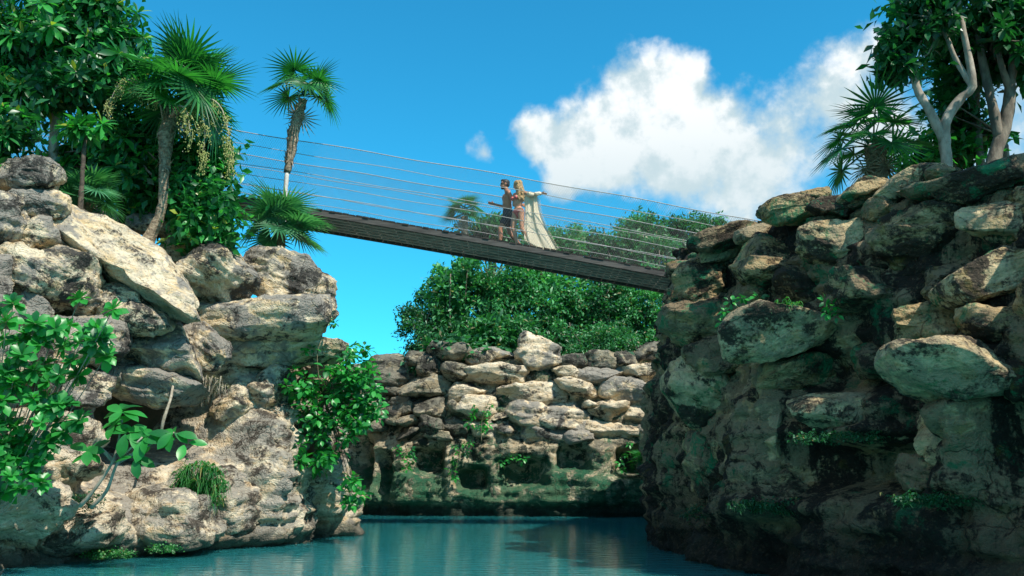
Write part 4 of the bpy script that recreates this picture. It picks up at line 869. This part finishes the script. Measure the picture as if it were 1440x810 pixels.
# ------------------------------------------------------------------ the hanging bridge
YN, WB = 22.0, 1.95
edge = np.array([at(px, py, YN) for px, py in [(-70, 212), (0, 223), (325, 277), (480, 299), (640, 323), (800, 352), (960, 384), (1010, 395)]])
cf = np.polyfit(edge[:, 0], edge[:, 2], 2); X0, X1 = edge[0, 0]-4.0, 6.6
zdeck = lambda x: np.polyval(cf, x)
br = thing('hanging_bridge', 'dark plank footbridge with rope cables and wire net between the cliffs', 'bridge', (0, YN+WB/2, float(zdeck(0))))
bl = np.array(br.location)
xs = np.linspace(X0, X1, 60)
for i in range(7):                                    # stringers under the deck
    yy = YN+.06+i*(WB-.12)/6; hgt = .13 if i in (0, 6) else .10; wd = .10 if i in (0, 6) else .14
    V = []; F = []
    for x in xs:
        z = zdeck(x)-.05
        V += [(x, yy-wd/2, z), (x, yy+wd/2, z), (x, yy+wd/2, z-hgt), (x, yy-wd/2, z-hgt)]
    n = len(xs)
    for k in range(n-1):
        for j in range(4): F.append((k*4+j, k*4+(j+1) % 4, k*4+4+(j+1) % 4, k*4+4+j))
    F += [(0, 1, 2, 3), (4*n-1, 4*n-2, 4*n-3, 4*n-4)]
    o = link('stringer', mk_mesh('stringer', np.array(V)-bl, F, False, M['edge_beam' if i in (0, 6) else 'beam']), None, br)
pb = MB(); pb.box((0, 0, 0), (.155, WB, .04)); PM = pb.mesh('plank', M['plank'], False)
x = X0+.1
while x < X1:
    o = link('plank', PM, None, br); sl = math.atan(np.polyval(np.polyder(cf), x)); o.rotation_euler = (0, -sl, random.uniform(-.006, .006))
    o.location = (x-bl[0], YN+WB/2-bl[1]+random.uniform(-.02, .02), float(zdeck(x))-.025-bl[2]+random.uniform(-.004, .004)); x += .172
HN = 1.74
lb = MB(); lb.tube([(0, 0, 0), (0, (WB-.3)/2, 0), (0, WB-.3, 0)], .0045, 4); LM_ = lb.mesh('lashing', M['lash'])
for k in range(int((X1-X0)/.34)):
    x = X0+.3+k*.34+random.uniform(-.03, .03)
    if -5.2 < x < .4: o = link('lashing', LM_, None, br); o.location = (x-bl[0], YN+.15-bl[1], float(zdeck(x))-.157-bl[2])
def rail(yy, fr):
    for f in fr:
        b = MB(); q = np.linspace(X0, X1, 120); P = np.stack([q, np.full_like(q, yy), zdeck(q)+HN*f+.015*np.sin(q*1.7+f*9)], -1); b.tube(P, .012 if f > .95 else .0085, 5); b.V[0] -= bl; b.build('cable', M['rope'], br)
    V = []; F = []; n = 0; sp_ = .062; r_ = .0021
    for sgn in (1, -1):
        x = X0-HN
        while x < X1+HN:
            us = np.linspace(0, 1, 5); px_ = x+sgn*us*HN*.62+(0 if sgn > 0 else HN*.62); hh = us*HN; k = (px_ >= X0) & (px_ <= X1)
            if k.sum() > 1:
                pp = np.stack([px_[k], np.full(k.sum(), yy), zdeck(px_[k])+hh[k]], -1)
                for p in pp: V += [p+(-r_, -r_, 0), p+(r_, -r_, 0), p+(0, r_, 0)]
                for q in range(len(pp)-1):
                    for j in range(3): F.append((n+q*3+j, n+q*3+(j+1) % 3, n+q*3+3+(j+1) % 3, n+q*3+3+j))
                n += 3*len(pp)
            x += sp_
    o = link('wire_net', mk_mesh('wire_net', np.array(V)-bl, np.array(F), True, M['wire']), None, br); o['kind'] = 'stuff'
rail(YN-.02, [1.0, .80, .50, .35, .19]); rail(YN+WB+.02, [1.0, .80, .50, .35, .19])
# end posts on the dark cliff side and at the far landing
for xx in (X0+.1, 6.5):
    for yy in (YN-.10, YN+WB+.10):
        zt = float(zdeck(xx)); b = MB(); b.tube([(xx, yy, zt-2.5), (xx, yy, zt-1), (xx, yy, zt+HN+.08)], [.075, .07, .06], 8, .1); b.V[0] -= bl; b.build('post', M['bark'], br)

# ------------------------------------------------------------------ people
def rcone(b, a, c, ra, rb_, k=12):
    a = np.array(a, float); c = np.array(c, float); d = c-a; L = np.linalg.norm(d)+1e-9; d /= L
    ref = np.array([0, 0, 1.0]) if abs(d[2]) < .9 else np.array([1.0, 0, 0]); u = np.cross(d, ref); u /= np.linalg.norm(u); v = np.cross(d, u)
    rows = []
    for t_ in np.linspace(-math.pi/2, 0, 4)[1:]: rows.append((a+d*ra*math.sin(t_), ra*math.cos(t_)))
    for t_ in np.linspace(0, math.pi/2, 4)[:-1]: rows.append((c+d*rb_*math.sin(t_), rb_*math.cos(t_)))
    V = [a-d*ra]; th = np.arange(k)/k*6.28318
    for p, r_ in rows: V += list(p+r_*(np.cos(th)[:, None]*u+np.sin(th)[:, None]*v))
    V.append(c+d*rb_); n = len(rows); F = [(0, 1+(j+1) % k, 1+j) for j in range(k)]
    for i in range(n-1): F += [(1+i*k+j, 1+i*k+(j+1) % k, 1+(i+1)*k+(j+1) % k, 1+(i+1)*k+j) for j in range(k)]
    F += [(1+(n-1)*k+j, 1+(n-1)*k+(j+1) % k, 1+n*k) for j in range(k)]
    b.add(V, F)
def ell(b, c, r, rotz=0, n=6):
    S, F = cubesphere(n); V = S*np.array(r); cz, sz = math.cos(rotz), math.sin(rotz); V = V@np.array([[cz, -sz, 0], [sz, cz, 0], [0, 0, 1]]).T
    b.add(V+np.array(c), F.tolist())
def fuse(b, name, mat, parent, voxel=.009, smooth=6, noise=0.0):
    me = b.mesh('tmp'); o = bpy.data.objects.new('tmp', me); COL.objects.link(o)
    md = o.modifiers.new('r', 'REMESH'); md.mode = 'VOXEL'; md.voxel_size = voxel; md.use_smooth_shade = True
    if smooth: s = o.modifiers.new('s', 'SMOOTH'); s.iterations = smooth; s.factor = .5
    dg = bpy.context.evaluated_depsgraph_get(); dg.update(); ev = o.evaluated_get(dg); m2 = bpy.data.meshes.new_from_object(ev)
    bpy.data.objects.remove(o); m2.name = name; m2.materials.clear(); m2.materials.append(mat)
    if noise:
        n = len(m2.vertices); co = np.empty(n*3, np.float32); m2.vertices.foreach_get('co', co); co = co.reshape(-1, 3); nr = np.empty(n*3, np.float32); m2.vertices.foreach_get('normal', nr)
        co = co+nr.reshape(-1, 3)*(noise*fbm(co*np.array([28, 28, 12]), 3, 2))[:, None]; m2.vertices.foreach_set('co', co.ravel().astype(np.float32)); m2.update()
    m2.polygons.foreach_set('use_smooth', np.ones(len(m2.polygons), bool))
    return link(name, m2, None, parent)
def hand(b, wrist, d, side, palm_n, s=1.0, curl=.35):
    """palm and five fingers along d; side = direction towards the thumb"""
    d = np.array(d, float); d /= np.linalg.norm(d); side = np.array(side, float); side -= d*(side@d); side /= np.linalg.norm(side); nn = np.cross(d, side)*palm_n
    pc = wrist+d*.05*s
    for k in (-1, 0, 1): rcone(b, wrist+side*k*.018*s, wrist+d*.085*s+side*k*.024*s, .017*s, .015*s, 8)
    for k, L in zip((1.5, .5, -.5, -1.5), (.072, .080, .074, .058)):
        p0 = wrist+d*.085*s+side*k*.019*s; p1 = p0+(d+side*k*.06+nn*curl*.5)*L*.5*s; p2 = p1+(d+side*k*.05+nn*curl*1.4)*L*.5*s
        rcone(b, p0, p1, .0095*s, .009*s, 8); rcone(b, p1, p2, .009*s, .0075*s, 8)
    p0 = wrist+d*.03*s+side*.026*s; p1 = p0+(d*.7+side*.75)*.045*s; p2 = p1+(d*.95+side*.25)*.035*s; rcone(b, p0, p1, .012*s, .010*s, 8); rcone(b, p1, p2, .010*s, .008*s, 8)
def head(b, c, f, s=1.0):
    f = np.array(f, float); f /= np.linalg.norm(f); l = np.cross([0, 0, 1.0], f); l /= np.linalg.norm(l); u = np.cross(f, l); rz = math.atan2(f[1], f[0])
    c = np.array(c); ell(b, c+u*.025*s-f*.01*s, (.098*s, .077*s, .098*s), rz); ell(b, c+f*.022*s-u*.045*s, (.068*s, .058*s, .075*s), rz); ell(b, c+f*.055*s-u*.095*s, (.028*s, .028*s, .022*s), rz)
    rcone(b, c+f*.085*s+u*.015*s, c+f*.108*s-u*.028*s, .010*s, .014*s, 8); ell(b, c+f*.082*s-u*.062*s, (.014*s, .024*s, .012*s), rz); ell(b, c+f*.078*s+u*.03*s, (.018*s, .05*s, .012*s), rz)
    for k in (-1, 1): ell(b, c+l*k*.078*s-f*.005*s-u*.005*s, (.02*s, .010*s, .032*s), rz)
    return f, l, u
def person_frame(px, Y, face):
    base = at(px, 350, Y); base[2] = float(zdeck(base[0]))-.003; f = np.array(face, float); f /= np.linalg.norm(f); l = np.array([-f[1], f[0], 0])
    return base, lambda a, b_, c: f*a+l*b_+np.array([0, 0, c])
slope = float(np.polyval(np.polyder(cf), -.2))
# man, bare chested, stepping towards the high end of the bridge
bm, Q = person_frame(714, YN+.90, (-1, -.12, 0))
man = thing('person', 'person in dark swim shorts and sunglasses walking with one hand held out', 'person', bm, 'couple walking on the bridge')
b = MB(); up = lambda a: -a*slope*1.0
hipz = .93
hl, hr = Q(0, .09, hipz), Q(0, -.09, hipz); kl, kr = Q(.20, .10, .50), Q(-.05, -.10, .48); al, ar = Q(.20, .10, .10+up(.20)), Q(-.36, -.10, .17+up(-.36))
rcone(b, hl, kl, .092, .060); rcone(b, kl, al, .062, .040); rcone(b, Q(.17, .10, .36), Q(.18, .10, .30), .058, .056); rcone(b, hr, kr, .092, .060); rcone(b, kr, ar, .062, .040); rcone(b, Q(-.13, -.10, .38), Q(-.18, -.10, .33), .06, .055)
rcone(b, al-Q(.03, 0, .05), al+Q(.16, .01, -.065), .038, .026); rcone(b, ar+Q(-.02, 0, -.04), ar+Q(.13, 0, -.12), .038, .026)
ell(b, Q(0, 0, .96), (.115, .165, .12), math.pi); rcone(b, Q(0, 0, 1.0), Q(.02, 0, 1.18), .118, .118)
for k in (-1, 1): rcone(b, Q(.01, k*.05, 1.05), Q(.02, k*.075, 1.33), .095, .115); rcone(b, Q(.01, k*.10, 1.42), Q(.01, k*.185, 1.45), .085, .066); ell(b, Q(.09, k*.07, 1.36), (.055, .07, .06), math.pi)
rcone(b, Q(.015, 0, 1.46), Q(.045, 0, 1.60), .062, .055)
head(b, Q(.075, 0, 1.70), Q(1, .05, -.02), 1.08)
el, wr = Q(.06, -.25, 1.18), Q(.32, -.22, 1.24); rcone(b, Q(.01, -.195, 1.44), el, .056, .043); rcone(b, el, wr, .044, .028); hand(b, wr, Q(1, .1, .15), Q(0, .6, .8), 1, 1.05)
el, wr = Q(-.12, .28, 1.20), Q(-.30, .32, 1.10); rcone(b, Q(.01, .195, 1.44), el, .056, .043); rcone(b, el, wr, .044, .028); hand(b, wr, Q(-.7, .3, -.5), Q(.3, -.3, .8), 1, 1.05)
fuse(b, 'body', M['skin_man'], man, .011, 5)
b = MB(); rcone(b, hl+Q(0, 0, .0), hl*.42+kl*.58, .112, .098); rcone(b, hr, hr*.42+kr*.58, .112, .098); ell(b, Q(0, 0, .965), (.135, .185, .125), math.pi); fuse(b, 'shorts', M['shorts'], man, .014, 5)
b = MB(); c = Q(.075, 0, 1.70); ell(b, c+Q(-.022, 0, .052), (.108, .091, .085), math.pi); ell(b, c+Q(-.05, 0, .0), (.075, .087, .075), math.pi); ell(b, c+Q(.05, 0, .105), (.055, .06, .03), math.pi); fuse(b, 'hair', M['black_hair'], man, .010, 3, .006)
b = MB(); ell(b, c+Q(.06, 0, -.105), (.045, .05, .028), math.pi); ell(b, c+Q(.03, 0, -.085), (.05, .066, .03), math.pi); fuse(b, 'beard', M['black_hair'], man, .009, 3)
b = MB()
for k in (-1, 1): ell(b, c+Q(.095, k*.036, .018), (.014, .03, .021), math.pi); rcone(b, c+Q(.09, k*.062, .022), c+Q(0, k*.086, .015), .005, .005, 6)
rcone(b, c+Q(.105, -.01, .022), c+Q(.105, .01, .022), .005, .005, 6); b.build('sunglasses', M['black'], man)
# woman in a coral bikini holding a white crochet cover-up out behind her
bw, Q = person_frame(729, YN+.50, (-.80, -.60, 0))
wom = thing('person', 'person with long blond curls in coral bikini trailing a white crochet cover up', 'person', bw, 'couple walking on the bridge')
wx = lambda x, y, z: np.array([x, y, z])      # world axes from the feet: x to the low end, y away from the water side
b = MB(); hipz = .90
hr, hl = Q(.02, -.085, hipz), Q(-.02, .085, hipz)
kr, ar = wx(-.13, .06, .50), wx(-.02, .08, .10)
kl, al = wx(.08, -.08, .47), wx(.30, -.06, .15-.30*0+slope*.30)
rcone(b, hr, kr, .088, .054); rcone(b, kr, ar, .055, .034); rcone(b, kr*.75+ar*.25+wx(.02, 0, 0), kr*.6+ar*.4+wx(.02, 0, 0), .05, .048)
rcone(b, hl, kl, .09, .055); rcone(b, kl, al, .056, .034); rcone(b, kl*.75+al*.25+wx(.02, 0, 0), kl*.6+al*.4+wx(.02, 0, 0), .05, .048)
for a_ in (ar, al): rcone(b, a_+wx(.03, 0, -.05), a_+wx(-.15, -.02, -.09), .033, .022)
ell(b, Q(0, 0, .93), (.105, .165, .11), math.atan2(-.6, -.8)); rcone(b, Q(0, 0, .98), Q(.02, 0, 1.13), .098, .088)
for k in (-1, 1): rcone(b, Q(.02, k*.035, 1.10), Q(.02, k*.06, 1.28), .085, .088); rcone(b, Q(.0, k*.08, 1.36), Q(.0, k*.15, 1.385), .06, .05); ell(b, Q(.105, k*.075, 1.255), (.058, .062, .058), 0)
rcone(b, Q(.01, 0, 1.38), Q(.03, 0, 1.50), .048, .044)
hc = Q(.05, .02, 1.575); HF = (-.93, .12, -.18)
head(b, hc, HF, .95)
sh = Q(0, .155, 1.385); el = sh+wx(.23, -.05, -.09); wr = el+wx(.23, .0, .035); rcone(b, sh, el, .044, .035); rcone(b, el, wr, .035, .022); hand(b, wr, wx(1, -.1, -.12), wx(0, -.6, .5), 1, .95)
sh2 = Q(0, -.155, 1.385); el2 = sh2+wx(-.02, .16, -.22); wr2 = el2+wx(.05, .22, .05); rcone(b, sh2, el2, .044, .035); rcone(b, el2, wr2, .035, .022); hand(b, wr2, wx(.3, .9, .1), wx(0, 0, 1), 1, .95)
fuse(b, 'body', M['skin_woman'], wom, .010, 5)
b = MB(); rh = random.Random(4)
ell(b, hc+wx(.025, -.005, .04), (.112, .10, .092)); 
for i in range(34):
    a_ = rh.uniform(-1.9, 1.9); r0 = hc+wx(.02+.075*math.cos(a_), .085*math.sin(a_), rh.uniform(-.02, .06)); L = rh.uniform(.20, .40)
    ph = rh.uniform(0, 6.28); P = [r0+wx(.05*u+.018*math.sin(9*u+ph)+.05*math.cos(a_)*u, .03*math.sin(a_)*u+.018*math.cos(9*u+ph), -L*u) for u in np.linspace(0, 1, 6)]
    for p, q in zip(P[:-1], P[1:]): rcone(b, p, q, .026, .023, 7)
fuse(b, 'hair', M['blond_hair'], wom, .010, 2, .012)
b = MB()
for k in (-1, 1): ell(b, Q(.122, k*.075, 1.245), (.050, .058, .052), 0); rcone(b, Q(.125, k*.07, 1.29), Q(.03, k*.05, 1.43), .008, .007, 6); rcone(b, Q(.11, k*.11, 1.225), Q(-.02, k*.135, 1.22), .010, .009, 6)
rcone(b, Q(.15, -.04, 1.24), Q(.15, .04, 1.24), .009, .009, 6); fuse(b, 'bikini_top', M['bikini'], wom, .009, 2)
b = MB(); rz = math.atan2(-.6, -.8); ell(b, Q(.01, 0, .905), (.112, .15, .075), rz); rcone(b, Q(.02, 0, .87), Q(.0, 0, .80), .085, .05)
for k in (-1, 1): rcone(b, Q(0, k*.172, .96), Q(.02, k*.19, .84), .012, .007, 6)
fuse(b, 'bikini_bottom', M['bikini'], wom, .010, 2)
# the open cover-up: hangs from the raised arm and the shoulders, falls to the deck
nu, nv = 46, 60; V = []
for j in range(nv):
    v = j/(nv-1)
    for i in range(nu):
        u = i/(nu-1)
        top = sh2+wx(.10, .10, .02) if u < .0 else None
        kx = [0, .25, .45, .7, 1.0]; tp = np.array([np.interp(u, kx, [sh[0]+.02, sh[0]+.09, sh[0]+.16, el[0]+.02, el[0]+.13]), np.interp(u, kx, [sh[1]-.04, sh[1]-.05, sh[1]-.05, el[1]-.05, el[1]-.02]), np.interp(u, kx, [1.30, 1.36, 1.37, el[2]+.05, el[2]+.05])])
        bt = np.array([np.interp(u, kx, [.16, .32, .52, .72, .90]), np.interp(u, kx, [-.10, -.04, .02, .12, .24]), np.interp(u, kx, [.28, .16, .07, .05, .12])+slope*.4])
        vx = .35*v+.65*v**2.2; p = tp*(1-v)+bt*v; p[0] = tp[0]*(1-vx)+bt[0]*vx+.03*math.sin(v*5+u*3); p[1] += .05*math.sin(v*4.2+u*2); fold = math.sin(u*13+1.8*math.sin(v*2.5))*.020*(.3+v)+math.sin(u*31+v*5)*.006
        p[1] += fold; p[0] += .6*fold; p[2] += .012*math.sin(u*90)*(v > .97)
        V.append(p)
V = np.array(V); I = np.arange(nu*nv).reshape(nv, nu); F = np.stack([I[:-1, :-1], I[:-1, 1:], I[1:, 1:], I[1:, :-1]], -1).reshape(-1, 4)
nb = V+np.array([.002, .006, 0]); V2 = np.concatenate([V, nb]); F2 = np.concatenate([F, F[:, ::-1]+nu*nv])
rim = [(I[0, i], I[0, i+1]) for i in range(nu-1)]+[(I[-1, i], I[-1, i+1]) for i in range(nu-1)]+[(I[j, 0], I[j+1, 0]) for j in range(nv-1)]+[(I[j, -1], I[j+1, -1]) for j in range(nv-1)]
F2 = np.concatenate([F2, np.array([(a_, c_, c_+nu*nv, a_+nu*nv) for a_, c_ in rim])])
cov_ = link('cover_up', mk_mesh('cover_up', V2, F2, True, M['crochet']), None, wom)
b = MB()
for j in range(4, nv, 1):
    p = V[I[j, -1]]; q = p+np.array([.055+.03*math.sin(j*2.1), -.01, -.045]); b.tube([p, (p+q)/2+np.array([.01, 0, .012]), q], [.006, .006, .004], 4)
for i in range(0, nu, 1):
    p = V[I[-1, i]]; q = p+np.array([.015*math.sin(i*3.3), -.01, -.06]); b.tube([p, (p+q)/2, q], [.006, .006, .004], 4)
b.build('fringe', M['crochet'], cov_)
b = MB(); rcone(b, el*.5+wr*.5, wr-(wr-el)*.1, .055, .045, 10); rcone(b, sh*.3+el*.7, el, .06, .058, 10); fuse(b, 'sleeve', M['crochet'], wom, .012, 2, .012)

man.scale = (1.06,)*3; wom.scale = (1.07,)*3
